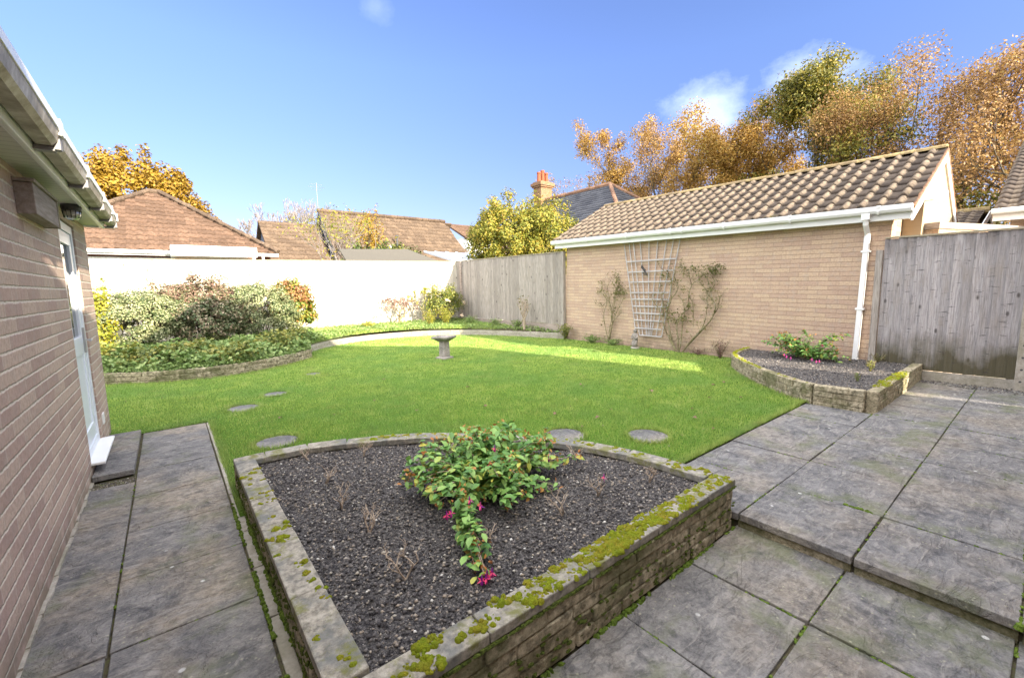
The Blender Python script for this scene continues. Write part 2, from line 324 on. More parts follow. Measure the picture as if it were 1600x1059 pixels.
    leafmat('fuchsia_tip', [(0, (.40, .14, .04)), (.5, (.5, .22, .07)), (1, (.45, .33, .06))], .5, .2, 5)
    leafmat('flower_pink', [(0, (.62, .02, .10)), (.6, (.75, .05, .16)), (.8, (.3, .02, .35)), (1, (.75, .15, .25))], .5, .25, 9)
    leafmat('variegated', [(0, (.035, .06, .02)), (.35, (.09, .125, .045)), (.65, (.28, .295, .14)), (1, (.44, .43, .25))], .5, .1, 2)
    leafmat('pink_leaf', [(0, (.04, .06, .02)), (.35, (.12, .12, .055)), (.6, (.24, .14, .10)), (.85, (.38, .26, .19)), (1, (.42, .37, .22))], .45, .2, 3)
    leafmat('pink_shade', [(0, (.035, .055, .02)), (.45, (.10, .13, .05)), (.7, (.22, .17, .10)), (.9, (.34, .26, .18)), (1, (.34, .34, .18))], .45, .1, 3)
    leafmat('photinia', [(0, (.05, .10, .02)), (.4, (.14, .20, .025)), (.65, (.30, .26, .04)), (.85, (.36, .12, .035)), (1, (.42, .16, .05))], .4, .2, 3)
    leafmat('photinia_red', [(0, (.17, .07, .03)), (.4, (.27, .12, .05)), (.8, (.30, .2, .07)), (1, (.22, .22, .05))], .4, .2, 3)
    leafmat('yellow_green', [(0, (.10, .15, .02)), (.5, (.30, .30, .03)), (1, (.50, .38, .04))], .5, .25, 3)
    leafmat('ground_leaf', [(0, (.08, .14, .035)), (.5, (.19, .28, .075)), (.85, (.31, .38, .13)), (1, (.42, .38, .12))], .5, .25, 4)
    leafmat('bush_green', [(0, (.05, .09, .02)), (.45, (.14, .17, .03)), (.8, (.30, .28, .06)), (1, (.38, .30, .08))], .45, .25, 3)
    leafmat('dry_leaf', [(0, (.10, .06, .05)), (.5, (.24, .15, .12)), (1, (.34, .22, .15))], .7, .2, 3)
    leafmat('rose_leaf', [(0, (.06, .08, .02)), (.5, (.15, .16, .045)), (1, (.28, .20, .08))], .6, .2, 3)
    leafmat('autumn_gold', [(0, (.10, .055, .008)), (.35, (.26, .15, .015)), (.8, (.36, .235, .025)), (1, (.30, .13, .015))], .55, .3, .5)
    leafmat('autumn_green', [(0, (.08, .11, .015)), (.4, (.20, .21, .025)), (.75, (.32, .26, .035)), (1, (.30, .16, .025))], .55, .3, .7)
    leafmat('autumn_orange', [(0, (.10, .05, .012)), (.35, (.30, .165, .035)), (.75, (.46, .285, .065)), (1, (.28, .24, .045))], .55, .3, .35)
    leafmat('autumn_olive', [(0, (.05, .055, .012)), (.45, (.16, .16, .025)), (.8, (.31, .24, .04)), (1, (.34, .19, .04))], .55, .3, .35)
    leafmat('autumn_rust', [(0, (.08, .045, .02)), (.4, (.27, .15, .055)), (.75, (.43, .26, .09)), (1, (.24, .22, .05))], .55, .3, .35)
    leafmat('conifer', [(0, (.02, .045, .01)), (.6, (.07, .11, .02)), (1, (.20, .20, .03))], .6, .1, 2)
    leafmat('fallen', [(0, (.10, .06, .035)), (.5, (.20, .12, .07)), (1, (.36, .30, .22))], .6, .1, 3)
    leafmat('rose_white', [(0, (.8, .74, .6)), (1, (.85, .6, .45))], .5, .2, 3)
mats()

# ---------------------------------------------------------------- mesh helpers
class MB:
    def __init__(s): s.v = []; s.f = []
    def add(s, vs, fs):
        b = len(s.v); s.v += [tuple(v) for v in vs]; s.f += [tuple(i + b for i in f) for f in fs]
    def box(s, x0, x1, y0, y1, z0, z1, j=0.0):
        vs = [(x, y, z) for z in (z0, z1) for y in (y0, y1) for x in (x0, x1)]
        if j: vs = [tuple(c + random.uniform(-j, j) for c in v) for v in vs]
        s.add(vs, [(0, 2, 3, 1), (4, 5, 7, 6), (0, 1, 5, 4), (2, 6, 7, 3), (0, 4, 6, 2), (1, 3, 7, 5)])
    def obox(s, p, q, hw, z0, z1, j=0.0, off=0.0):
        """box standing on the segment p-q (xy), half width hw"""
        d = Vector((q[0]-p[0], q[1]-p[1])); L = d.length; d /= L; n = Vector((-d.y, d.x))
        vs = []
        for z in (z0, z1):
            for t, w in ((0, -hw), (L, -hw), (0, hw), (L, hw)):
                c = Vector(p[:2]) + d*t + n*(w+off); vs.append((c.x + random.uniform(-j, j), c.y + random.uniform(-j, j), z + random.uniform(-j, j)))
        s.add(vs, [(0, 2, 3, 1), (4, 5, 7, 6), (0, 1, 5, 4), (2, 6, 7, 3), (0, 4, 6, 2), (1, 3, 7, 5)])
    def prism(s, poly, z0, z1):
        n = len(poly); vs = [(x, y, z0) for x, y in poly] + [(x, y, z1) for x, y in poly]
        s.add(vs, [tuple(reversed(range(n))), tuple(range(n, 2*n))] + [(i, (i+1) % n, n+(i+1) % n, n+i) for i in range(n)])
    def hexa(s, a, b):
        """solid between two quads"""
        s.add(list(a)+list(b), [(3, 2, 1, 0), (4, 5, 6, 7), (0, 1, 5, 4), (1, 2, 6, 5), (2, 3, 7, 6), (3, 0, 4, 7)])
    def tube(s, pts, rad, n=6, cap=True):
        pts = [Vector(p) for p in pts]; m = len(pts)
        if not hasattr(rad, '__len__'): rad = [rad]*m
        b = len(s.v); up = None
        for i, p in enumerate(pts):
            t = (pts[min(i+1, m-1)] - pts[max(i-1, 0)]).normalized()
            if up is None: up = Vector((0, 0, 1)) if abs(t.z) < .9 else Vector((1, 0, 0))
            a = t.cross(up)
            if a.length < 1e-4: a = t.orthogonal()
            a.normalize(); c = t.cross(a)
            up = a.cross(t)
            for k in range(n):
                w = 2*math.pi*k/n; s.v.append(tuple(p + (a*math.cos(w) + c*math.sin(w))*rad[i]))
        for i in range(m-1):
            for k in range(n):
                s.f.append((b+i*n+k, b+i*n+(k+1) % n, b+(i+1)*n+(k+1) % n, b+(i+1)*n+k))
        if cap: s.f.append(tuple(b+k for k in reversed(range(n)))); s.f.append(tuple(b+(m-1)*n+k for k in range(n)))
    def lathe(s, cx, cy, prof, n=16, square=False, rot=0.0):
        b = len(s.v)
        for r, z in prof:
            for k in range(n):
                w = 2*math.pi*k/n + rot; s.v.append((cx+r*math.cos(w), cy+r*math.sin(w), z))
        for i in range(len(prof)-1):
            for k in range(n): s.f.append((b+i*n+k, b+i*n+(k+1) % n, b+(i+1)*n+(k+1) % n, b+(i+1)*n+k))
        s.f.append(tuple(b+k for k in reversed(range(n)))); s.f.append(tuple(b+(len(prof)-1)*n+k for k in range(n)))
    def blob(s, c, rx, ry, rz, rot=0, n=8, m=4, j=.15):
        b = len(s.v); ca, sa = math.cos(rot), math.sin(rot)
        for i in range(m):
            a = (i/(m-1))*math.pi*.5; r = math.cos(a); z = math.sin(a)
            if i == m-1:
                s.v.append((c[0], c[1], c[2]+rz)); break
            for k in range(n):
                w = 2*math.pi*k/n; q = 1+random.uniform(-j, j); x = r*rx*math.cos(w)*q; y = r*ry*math.sin(w)*q
                s.v.append((c[0]+x*ca-y*sa, c[1]+x*sa+y*ca, c[2]+z*rz*q))
        for i in range(m-2):
            for k in range(n): s.f.append((b+i*n+k, b+i*n+(k+1) % n, b+(i+1)*n+(k+1) % n, b+(i+1)*n+k))
        t = b+(m-1)*n
        for k in range(n): s.f.append((b+(m-2)*n+k, b+(m-2)*n+(k+1) % n, t))

def rootloc(o):
    v = Vector((0, 0, 0))
    while o: v = v + Vector(o.location); o = o.parent
    return v
def link_mesh(name, me, mat, parent, at):
    o = D.objects.new(name, me); COL.objects.link(o)
    if mat: me.materials.append(MT[mat])
    if parent is not None: o.parent = parent
    elif at is not None: o.location = at
    return o
def build(name, mb, mat, parent=None, at=None, smooth=False, bevel=0.0):
    """world-space vertices; the object sits in its parent, or at `at`"""
    off = np.array(rootloc(parent) if parent is not None else (at or (0, 0, 0)))
    me = D.meshes.new(name); me.from_pydata([tuple(np.array(v)-off) for v in mb.v] if len(mb.v) < 4 else (np.array(mb.v)-off).tolist(), [], mb.f); me.update()
    if smooth: me.polygons.foreach_set('use_smooth', [True]*len(me.polygons))
    o = link_mesh(name, me, mat, parent, at)
    if bevel:
        b = o.modifiers.new('bevel', 'BEVEL'); b.width = bevel; b.segments = 2; b.limit_method = 'ANGLE'
    return o
def build_np(name, V, F, mat, parent=None, at=None, smooth=False):
    off = np.array(rootloc(parent) if parent is not None else (at or (0, 0, 0)))
    V = (V - off).astype(np.float32); k = F.shape[1]
    me = D.meshes.new(name); me.vertices.add(len(V)); me.vertices.foreach_set('co', V.ravel())
    me.loops.add(F.size); me.loops.foreach_set('vertex_index', F.ravel().astype(np.int32))
    me.polygons.add(len(F)); me.polygons.foreach_set('loop_start', np.arange(0, F.size, k, dtype=np.int32)); me.polygons.foreach_set('loop_total', np.full(len(F), k, dtype=np.int32))
    me.update(calc_edges=True)
    if smooth: me.polygons.foreach_set('use_smooth', [True]*len(me.polygons))
    return link_mesh(name, me, mat, parent, at)
def tag(o, label=None, cat=None, group=None, kind=None):
    if label: o['label'] = label
    if cat: o['category'] = cat
    if group: o['group'] = group
    if kind: o['kind'] = kind
    return o
def thing(name, loc, label, cat, group=None):
    o = D.objects.new(name, None); COL.objects.link(o); o.location = loc; o.empty_display_size = .1
    return tag(o, label, cat, group)
def struct(o): o['kind'] = 'structure'; return o
def copy_tree(o, parent=None):
    c = o.copy(); COL.objects.link(c); c.parent = parent
    for ch in list(o.children): copy_tree(ch, c)
    return c
def leaves(C, N, size, asp=.55, jit=.3, fold=True):
    """one folded leaf per centre: two quads-ish triangles pairs, oriented by normals N"""
    n = len(C); N = N / (np.linalg.norm(N, axis=1, keepdims=True)+1e-9)
    r = rng.normal(size=(n, 3)); T = np.cross(N, r); T /= np.linalg.norm(T, axis=1, keepdims=True)+1e-9
    B = np.cross(N, T); s = (size*(1+rng.uniform(-jit, jit, n)))[:, None]
    a = C - T*s*.5; b = C + T*s*.5; l = C + B*s*asp*.5 + N*s*(.14 if fold else 0); q = C - B*s*asp*.5 + N*s*(.14 if fold else 0)
    V = np.stack([a, l, b, q], 1).reshape(-1, 3); i = np.arange(n)*4
    F = np.concatenate([np.stack([i, i+2, i+1], 1), np.stack([i, i+3, i+2], 1)])
    return V, F
def merge(parts):
    Vs, Fs, b = [], [], 0
    for V, F in parts: Vs.append(V); Fs.append(F+b); b += len(V)
    return np.concatenate(Vs), np.concatenate(Fs)
def crown(center, rad, nclump, nleaf, size, clump=.22, squash=.0, seed=None, shell=.35, zmin=-1, asp=.6):
    """leaves gathered in clumps over the volume of an ellipsoid"""
    c = np.array(center); rad = np.array(rad, float)
    d = rng.normal(size=(nclump*3, 3)); d /= np.linalg.norm(d, axis=1, keepdims=True); d = d[d[:, 2] > zmin][:nclump]
    rr = 1 - shell*rng.random(len(d))**1.3
    K = d*rr[:, None]*(1+rng.uniform(-.10, .12, len(d)))[:, None]
    idx = rng.integers(0, len(K), nleaf); g = rng.normal(size=(nleaf, 3)); gl = np.linalg.norm(g, axis=1, keepdims=True)
    off = g/gl*(rng.random((nleaf, 1))**.45)*clump
    P = (K[idx]+off)*rad + c
    N = g/gl*.7 + K[idx]*.5 + rng.normal(size=(nleaf, 3))*.45 + np.array([0, 0, .25])
    return leaves(P, N, size, asp)
def catmull(pts, k=8):
    P = [np.array(p, float) for p in pts]; out = []
    for i in range(len(P)-1):
        p0 = P[max(i-1, 0)]; p1 = P[i]; p2 = P[i+1]; p3 = P[min(i+2, len(P)-1)]
        for t in np.linspace(0, 1, k, endpoint=False):
            out.append(.5*((2*p1)+(-p0+p2)*t+(2*p0-5*p1+4*p2-p3)*t*t+(-p0+3*p1-3*p2+p3)*t**3))
    out.append(P[-1]); return [tuple(p) for p in out]
def resample(path, L, off=0.0):
    P = np.array(path, float); seg = np.linalg.norm(np.diff(P, axis=0), axis=1); S = np.concatenate([[0], np.cumsum(seg)])
    ts = [0.0]; t = off if off > 0 else L
    while t < S[-1]-L*.3: ts.append(t); t += L*random.uniform(.93, 1.07)
    ts.append(S[-1]); return [tuple(np.interp(t, S, P[:, k]) for k in range(P.shape[1])) for t in ts]
def offset_path(path, d):
    P = np.array(path, float); T = np.gradient(P, axis=0); T /= np.linalg.norm(T, axis=1, keepdims=True)
    return [tuple(p) for p in P + np.stack([-T[:, 1], T[:, 0]], 1)*d]
def block_wall(path, hw, z0, courses, ch, bl, jit=.004, gap=.006):
    """courses of blocks along a path, over a recessed mortar core"""
    mb = MB()
    for c in range(courses):
        pts = resample(path, bl, bl*.5 if c % 2 else 0)
        for p, q in zip(pts[:-1], pts[1:]):
            d = np.array(q)-np.array(p); L = np.linalg.norm(d)
            if L < .02: continue
            d /= L; a = np.array(p)+d*gap; b = np.array(q)-d*gap
            mb.obox(a, b, hw*random.uniform(.92, 1.05), z0+c*ch+gap*.8, z0+(c+1)*ch-gap*.5, jit)
    core = MB(); pts = resample(path, .12)
    for p, q in zip(pts[:-1], pts[1:]): core.obox(p, q, hw*.80, z0, z0+courses*ch-.006)
    mb.add(core.v, core.f)
    return mb
def inpoly(x, y, poly):
    x = np.asarray(x); y = np.asarray(y); r = np.zeros(x.shape, bool); n = len(poly)
    for i in range(n):
        x1, y1 = poly[i]; x2, y2 = poly[(i+1) % n]
        c = ((y1 > y) != (y2 > y)) & (x < (x2-x1)*(y-y1)/((y2-y1)+1e-12)+x1); r ^= c
    return r
def ngon(name, poly, zf, mat, **k):
    from mathutils.geometry import tessellate_polygon
    tr = tessellate_polygon([[Vector((x, y, 0)) for x, y in poly]])
    me = D.meshes.new(name); me.from_pydata([(x, y, zf(x, y)) for x, y in poly], [], [tuple(t) for t in tr]); me.update()
    return link_mesh(name, me, mat, None, None)
def tile_roof(O, U, Vv, poly, tw=.3, gauge=.3, amp=.03, lap=.02, prof='roll', nu=8, thick=.018):
    """individual roof tiles over the polygon poly given in (u,v) metres; each tile is its own island"""
    O = np.array(O, float); U = np.array(U, float); U /= np.linalg.norm(U); Vv = np.array(Vv, float); Vv /= np.linalg.norm(Vv)
    Nn = np.cross(U, Vv); Nn = Nn if Nn[2] > 0 else -Nn
    us = [p[0] for p in poly]; vs = [p[1] for p in poly]
    parts = []; j = 0; v = min(vs)
    uu = np.linspace(0, 1, nu)
    uu = np.asarray(uu)
    if prof == 'roll': h = np.where(uu < .5, amp*np.sin(math.pi*np.clip(uu/.5, 0, 1))**.8, 0.0)
    elif prof == 'wave': h = amp*np.sin(uu*2*math.pi)
    else: h = uu*0
    while v < max(vs)-.02:
        i = 0; u = min(us) - (tw*.5 if (prof == 'flat' and j % 2) else 0)
        v1 = min(v+gauge+lap, max(vs)); vc = v+gauge*.5
        while u < max(us):
            if inpoly(np.array([u+tw*.5]), np.array([vc]), poly)[0]:
                dz = rng.uniform(-.003, .004); sk = rng.uniform(-.004, .004)
                base = O + U*(u+uu[:, None]*tw*1.01) 
                lo = base + Vv*(v+sk) + Nn*(h[:, None] + lap + thick + dz); hi = base + Vv*v1 + Nn*(h[:, None] + .004 + dz)
                fr = lo - Nn*(thick+.012)
                V3 = np.concatenate([fr, lo, hi]); q = np.arange(nu-1)
                F = np.concatenate([np.stack([q, q+1, q+nu+1, q+nu], 1), np.stack([q+nu, q+nu+1, q+2*nu+1, q+2*nu], 1)])
                parts.append((V3, F))
            u += tw
        v += gauge; j += 1
    return merge(parts)


# ================================================================ setting: ground, lawn, paving
PX0, PX1, PY0, PY1 = .285, 2.70, 1.17, 3.72          # raised bed in the foreground
planter_arc = [(PX1, PY0+.06), (2.695, 1.5), (2.60, 2.02), (2.345, 2.53), (1.80, 3.14), (1.36, 3.46), (.80, 3.70), (PX0, 3.735)]
bed_r_arc = [(5.90, 1.73), (6.0, 1.95), (6.4, 2.45), (6.95, 2.99), (7.55, 3.42), (8.05, 3.55), (8.46, 3.58)]
wall_l = [(-3.2, 9.6), (-1.6, 9.62), (-.88, 9.45), (-.2, 9.06), (.30, 8.90), (.75, 8.93), (1.3, 9.12), (1.85, 9.48), (2.38, 9.98)]
wall_b = [(2.45, 10.75), (2.85, 11.2), (3.35, 11.65), (4.0, 11.98), (4.85, 12.12), (5.8, 12.02), (6.7, 11.55), (7.4, 10.8), (7.9, 9.75), (8.2, 8.75), (8.42, 8.25)]
wall_lc, wall_bc, arcc, brc = catmull(wall_l), catmull(wall_b), catmull(planter_arc), catmull(bed_r_arc)

mb = MB(); mb.add([(-300, -300, -.30), (300, -300, -.30), (300, 300, -.30), (-300, 300, -.30)], [(0, 1, 2, 3)])
struct(build('ground', mb, 'ground'))
lawn_poly = ([(.25, 5.875), (.25, 3.2), (.287, 3.2)] + [p for p in offset_path(arcc, 0)][::-1] + [(2.72, 1.775), (5.93, 1.775)] + brc +
             [(8.49, 8.2)] + wall_bc[::-1] + [(2.40, 10.3)] + wall_lc[::-1] + [(-3.2, 6.1), (-.60, 6.1), (-.60, 5.875)])
struct(ngon('lawn', lawn_poly, lambda x, y: 0.0, 'lawn'))
# soil sheets of the borders
borders = [(-3.2, 14.0), (-3.2, 9.6)] + wall_lc + [(2.42, 10.35)] + wall_bc + [(8.49, 8.25), (8.49, 14.0)]
struct(ngon('border_soil', borders, lambda x, y: .15 + max(0, (y-9.0))*.026, 'dirt'))
mb = MB(); mb.box(2.74, 8.49, -1.0, 1.80, -.28, -.016); mb.box(-.60, .285, -1.0, 5.90, -.28, -.016); mb.box(.285, 2.74, -1.0, 1.3, -.28, -.116)
struct(build('paving_bed', mb, 'dirt'))

def slab_field(name, xs, ys, ztop, th, mat, jz=.003, gap=.0045, skip=None):
    mb = MB()
    for i in range(len(xs)-1):
        for k in range(len(ys)-1):
            if skip and skip((xs[i]+xs[i+1])/2, (ys[k]+ys[k+1])/2): continue
            z = ztop + random.uniform(-jz, jz); g = gap*random.uniform(.5, 1.3)
            a = [(xs[i]+g, ys[k]+g), (xs[i+1]-g, ys[k]+g), (xs[i+1]-g, ys[k+1]-g), (xs[i]+g, ys[k+1]-g)]
            a = [(x+random.uniform(-.003, .003), y+random.uniform(-.003, .003)) for x, y in a]
            tl = [random.uniform(-.002, .002) for _ in range(4)]
            mb.hexa([(x, y, z-th) for x, y in a], [(x, y, z+t) for (x, y), t in zip(a, tl)])
    return struct(build(name, mb, mat, bevel=.004))
xs = [2.70, 3.33, 3.98, 4.62, 5.25, 5.89, 6.53, 7.17, 7.81, 8.44]
slab_field('patio', xs, [-1.16, -.59, -.02, .555, 1.14, 1.765], .0, .045, 'slab', skip=lambda x, y: x > 5.9 and y > 1.14)
slab_field('lower_patio', [.29, .96, 1.56, 2.16, 2.765], [-1.17, -.60, -.015, .585, 1.165], -.10, .04, 'slab_low', gap=.006)
slab_field('path', [-.312, .225], [-.55, .02, .59, 1.16, 1.72, 2.285, 2.85, 3.43, 4.02, 4.62, 5.24, 5.87], .0, .04, 'slab_path', jz=.002)
slab_field('side_path', [-.59, -.315], [-.55, .55, 1.4, 2.285, 4.38], -.002, .04, 'slab_path', jz=.001)
# riser of the step and the edging strip along the path
mb = MB()
for y0, y1 in ((-1.1, -.03), (-.02, .55), (.565, 1.15)): mb.box(2.725, 2.80, y0, y1, -.14, -.047, .002)
struct(build('step_riser', mb, 'stone_block', bevel=.004))
mb = MB(); y = -.6
while y < 3.6:
    mb.box(.234, .284, y, y+.44, -.05, -.006, .002); y += .45
mb.box(.232, .262, 3.62, 4.7, -.05, .004, .003); mb.box(.232, .262, 4.72, 5.85, -.05, .004, .003)
struct(build('path_edging', mb, 'concrete', bevel=.004))
# moss and weeds in the joints
mb = MB()
def joint_moss(p, q, n, w=.012, h=.006, z=-.006, dens=.4):
    for i in range(n):
        t = random.random(); a = .5+.5*math.sin(t*23+p[0]*7)
        if random.random() > dens*2*a: continue
        mb.blob((p[0]+(q[0]-p[0])*t+random.uniform(-.004, .004), p[1]+(q[1]-p[1])*t+random.uniform(-.004, .004), z), w*random.uniform(.4, 1.2), w*random.uniform(.4, 1.2), h*random.uniform(.6, 1.6), random.random()*3, 6, 3)
for x in xs[1:6]: joint_moss((x, -1), (x, 1.75), 120)
for y in (-.02, .555, 1.14): joint_moss((2.72, y), (8.4, y), 200, dens=.3)
joint_moss((3.33, .60), (3.33, .75), 60, .016, .012, -.004, 1)
for x in (.96, 1.56, 2.16): joint_moss((x, -.5), (x, 1.1), 130, z=-.108, dens=.5)
for y in (-.015, .585): joint_moss((.4, y), (2.7, y), 180, z=-.108, dens=.55)
joint_moss((3.3, -.02), (3.9, -.02), 80, .02, .014, -.004, 1)
joint_moss((2.70, -.02), (2.74, -.02), 40, .018, .02, -.03, 1)
for x in (.229, .284): joint_moss((x, .5), (x, 3.7), 420, .012, .012, -.004, .8)
joint_moss((-.313, -.5), (-.313, 4.3), 160, dens=.2); joint_moss((.30, .9), (.28, 3.3), 260, .016, .016, -.006, .8)
for y in (1.72, 2.285, 2.85, 3.43): joint_moss((-.3, y), (.22, y), 30, .01, .004)
joint_moss((.35, 1.155), (2.7, 1.155), 320, .016, .014, -.105, .6)
joint_moss((2.73, 1.80), (5.85, 1.775), 160, .02, .008, -.004, .5)
V = build('joint_moss', mb, 'moss_joint'); tag(V, kind='stuff', label='green moss growing in the joints between the paving slabs', cat='moss')

# grass on the lawn (blades longer and denser towards the camera)
def grass_points(n, poly, x0, x1, y0, y1, dens):
    x = rng.uniform(x0, x1, n); y = rng.uniform(y0, y1, n); k = inpoly(x, y, poly) & (rng.random(n) < dens(x, y)); return x[k], y[k]
stones = [(.637, 6.26, .19), (1.094, 6.81, .17), (.72, 4.60, .20), (2.93, 2.885, .20), (3.505, 2.34, .20), (1.9, 8.0, .15)]
def blades(x, y, z, h, w, lean=.45):
    n = len(x); a = rng.uniform(0, 2*math.pi, n); l = rng.uniform(0, lean, n)*h; la = rng.uniform(0, 2*math.pi, n)
    bx, by = np.cos(a)*w*.5, np.sin(a)*w*.5
    P = np.stack([np.stack([x-bx, y-by, z], 1), np.stack([x+bx, y+by, z], 1), np.stack([x+l*np.cos(la), y+l*np.sin(la), z+h], 1)], 1)
    return P.reshape(-1, 3), np.arange(3*n).reshape(-1, 3)
gx, gy = grass_points(900000, lawn_poly, -3.2, 8.5, 1.7, 12.2, lambda x, y: np.clip(3.2/np.hypot(x, y)**1.0, .2, 1))
keep = np.ones(len(gx), bool)
for sx, sy, sr in stones: keep &= ((gx-sx)**2+(gy-sy)**2) > (sr*rng.uniform(.80, 1.0, len(gx)))**2
keep &= ~((gx < -1.0) & (gy < 9))
gx, gy = gx[keep], gy[keep]; dist = np.hypot(gx, gy)
def vnoise(x, y, f, sd):
    r2 = np.random.default_rng(sd); G = r2.random((64, 64)); u = (x*f) % 63; v = (y*f) % 63; i = u.astype(int); j = v.astype(int); a = u-i; b = v-j; a = a*a*(3-2*a); b = b*b*(3-2*b)
    return (G[i, j]*(1-a)+G[i+1, j]*a)*(1-b)+(G[i, j+1]*(1-a)+G[i+1, j+1]*a)*b
gn = .5*vnoise(gx+9, gy+9, 2.2, 1)+.5*vnoise(gx+9, gy+9, 7.0, 2)
gh = rng.uniform(.010, .030, len(gx))*(.45+1.35*gn)*(1+1.2*(rng.random(len(gx)) > .97)); gw = .0022*np.clip(dist, 2.5, 9)/1.6
V, F = blades(gx, gy, np.zeros(len(gx)), gh, gw)
parts = [(V, F)]
# longer tufts along the edges
edge = []
for path, d in ((arcc, .03), ([(.25, 3.3), (.25, 5.87)], -.02), ([(.25, 5.88), (-.6, 5.88)], -.02), ([(2.75, 1.785), (5.9, 1.785)], .02), ([(2.75, 1.785), (5.9, 1.785)], .02), (brc, .03), (wall_lc, -.02), (wall_bc, -.02)):
    P = np.array(resample(path, .03)); i = rng.integers(0, len(P), len(P)*24); q = P[i]+rng.normal(size=(len(i), 2))*.03; edge.append(q)
for sx, sy, sr in stones:
    a = rng.uniform(0, 6.28, 900); edge.append(np.stack([sx+np.cos(a)*sr*rng.uniform(.92, 1.15, 900), sy+np.sin(a)*sr*rng.uniform(.92, 1.15, 900)], 1))
Q = np.concatenate(edge); k = inpoly(Q[:, 0], Q[:, 1], lawn_poly); Q = Q[k]
parts.append(blades(Q[:, 0], Q[:, 1], np.zeros(len(Q)), rng.uniform(.02, .06, len(Q)), np.full(len(Q), .006), .8))
V, F = merge(parts)
tag(build_np('grass', V, F, 'grass'), 'short bright green lawn grass', 'grass', kind='stuff')

# ================================================================ raised bed in the foreground
def soil_sheet(poly, z, amp, res, wall=None, holes=None):
    xs_ = [p[0] for p in poly]; ys_ = [p[1] for p in poly]; X = np.arange(min(xs_), max(xs_)+res, res); Y = np.arange(min(ys_), max(ys_)+res, res)
    gx_, gy_ = np.meshgrid(X, Y); w = np.zeros_like(gx_)
    for k in range(26):
        f = 2*math.pi/rng.uniform(.05, .5); a = rng.uniform(0, 6.28); w += np.sin(f*(gx_*math.cos(a)+gy_*math.sin(a))+rng.uniform(0, 6.28))/26**.5*.6*(8/f)**.5
    zz = z + amp*w + rng.normal(size=gx_.shape)*.0035
    V_ = np.stack([gx_.ravel(), gy_.ravel(), zz.ravel()], 1); n_ = len(X); m_ = len(Y)
    ii, jj = np.meshgrid(np.arange(n_-1), np.arange(m_-1)); q = (jj*n_+ii).ravel()
    cx_ = X[ii.ravel()]+res/2; cy_ = Y[jj.ravel()]+res/2; k = inpoly(cx_, cy_, poly)
    q = q[k]; F_ = np.stack([q, q+1, q+n_+1, q+n_], 1)
    fz = lambda x, y: zz[np.clip(((y-Y[0])/res).round().astype(int), 0, m_-1), np.clip(((x-X[0])/res).round().astype(int), 0, n_-1)]
    return V_, F_, fz
OCT = np.array([[1, 0, 0], [-1, 0, 0], [0, 1, 0], [0, -1, 0], [0, 0, 1], [0, 0, -1]], float)
OCF = np.array([[0, 2, 4], [2, 1, 4], [1, 3, 4], [3, 0, 4], [2, 0, 5], [1, 2, 5], [3, 1, 5], [0, 3, 5]])
def chips(poly, fz, n, smin, smax, power=3.0, flat=.6):
    xs_ = [p[0] for p in poly]; ys_ = [p[1] for p in poly]
    x = rng.uniform(min(xs_), max(xs_), n); y = rng.uniform(min(ys_), max(ys_), n); k = inpoly(x, y, poly); x = x[k]; y = y[k]; n = len(x)
    s = smin+(smax-smin)*rng.random(n)**power
    G = OCT[None]*(1+rng.uniform(-.35, .35, (n, 6, 1)))*s[:, None, None]
    G = G*np.stack([np.ones(n), rng.uniform(.5, 1, n), rng.uniform(.35, flat+.2, n)], 1)[:, None]
    a = rng.uniform(0, 6.28, n); c, sn = np.cos(a)[:, None], np.sin(a)[:, None]
    Gx = G[:, :, 0]*c-G[:, :, 1]*sn; Gy = G[:, :, 0]*sn+G[:, :, 1]*c
    z = fz(x, y)
    V_ = np.stack([Gx+x[:, None], Gy+y[:, None], G[:, :, 2]+z[:, None]+s[:, None]*.2], 2).reshape(-1, 3)
    return V_, (OCF[None]+(np.arange(n)*6)[:, None, None]).reshape(-1, 3)

t_bed = thing('raised_bed', (1.5, 2.2, -.10), 'large quarter-round raised bed of stone blocks with mossy coping, in the foreground', 'raised bed')
mb = block_wall([(PX0+.04, PY0+.045), (PX1-.02, PY0+.045)], .052, -.10, 4, .068, .30)
mb2 = block_wall([(PX0+.055, PY0+.05), (PX0+.055, PY1-.05)], .052, -.10, 4, .068, .30); mb.add(mb2.v, mb2.f)
mb2 = block_wall(offset_path(arcc, .06), .05, -.10, 4, .068, .26); mb.add(mb2.v, mb2.f)
mb2 = block_wall([(PX1-.055, PY0+.09), (PX1-.055, PY0+.20)], .052, -.10, 4, .068, .30); mb.add(mb2.v, mb2.f)
build('block_wall', mb, 'stone_block', t_bed, bevel=.006)
mb = MB()
def coping(path, hw, z0, z1, L, mb, jit=.0025):
    pts = resample(path, L); n = len(pts)
    for i, (p, q) in enumerate(zip(pts[:-1], pts[1:])):
        d = np.array(q)-np.array(p); l = np.linalg.norm(d); d /= l
        mb.obox(np.array(p)+d*.0015, np.array(q)-d*.0015, hw, z0, z1+random.uniform(-.002, .002), jit)
coping([(PX0-.005, PY0+.057), (PX1+.005, PY0+.057)], .061, .175, .222, .52, mb)
coping([(PX0+.062, PY0+.132), (PX0+.062, PY1-.13)], .066, .175, .222, .52, mb)
coping(offset_path(arcc[3:], .062), .066, .175, .221, .30, mb)
build('coping', mb, 'stone_coping', t_bed, bevel=.006)
bed_poly = [(PX0+.1, PY0+.1)] + [(PX1-.09, PY0+.1)] + offset_path(arcc[2:-1], .09) + [(PX0+.1, PY1-.1)]
V, F, fz = soil_sheet(bed_poly, .168, .016, .014)
build_np('soil', V, F, 'soil', t_bed)
V, F = merge([chips(bed_poly, fz, 42000, .0025, .013, 2.2), chips(bed_poly, fz, 500, .006, .016, 2.5)])
tag(build_np('soil_crumbs', V, F, 'chips', t_bed), kind='stuff')
mbm = MB()
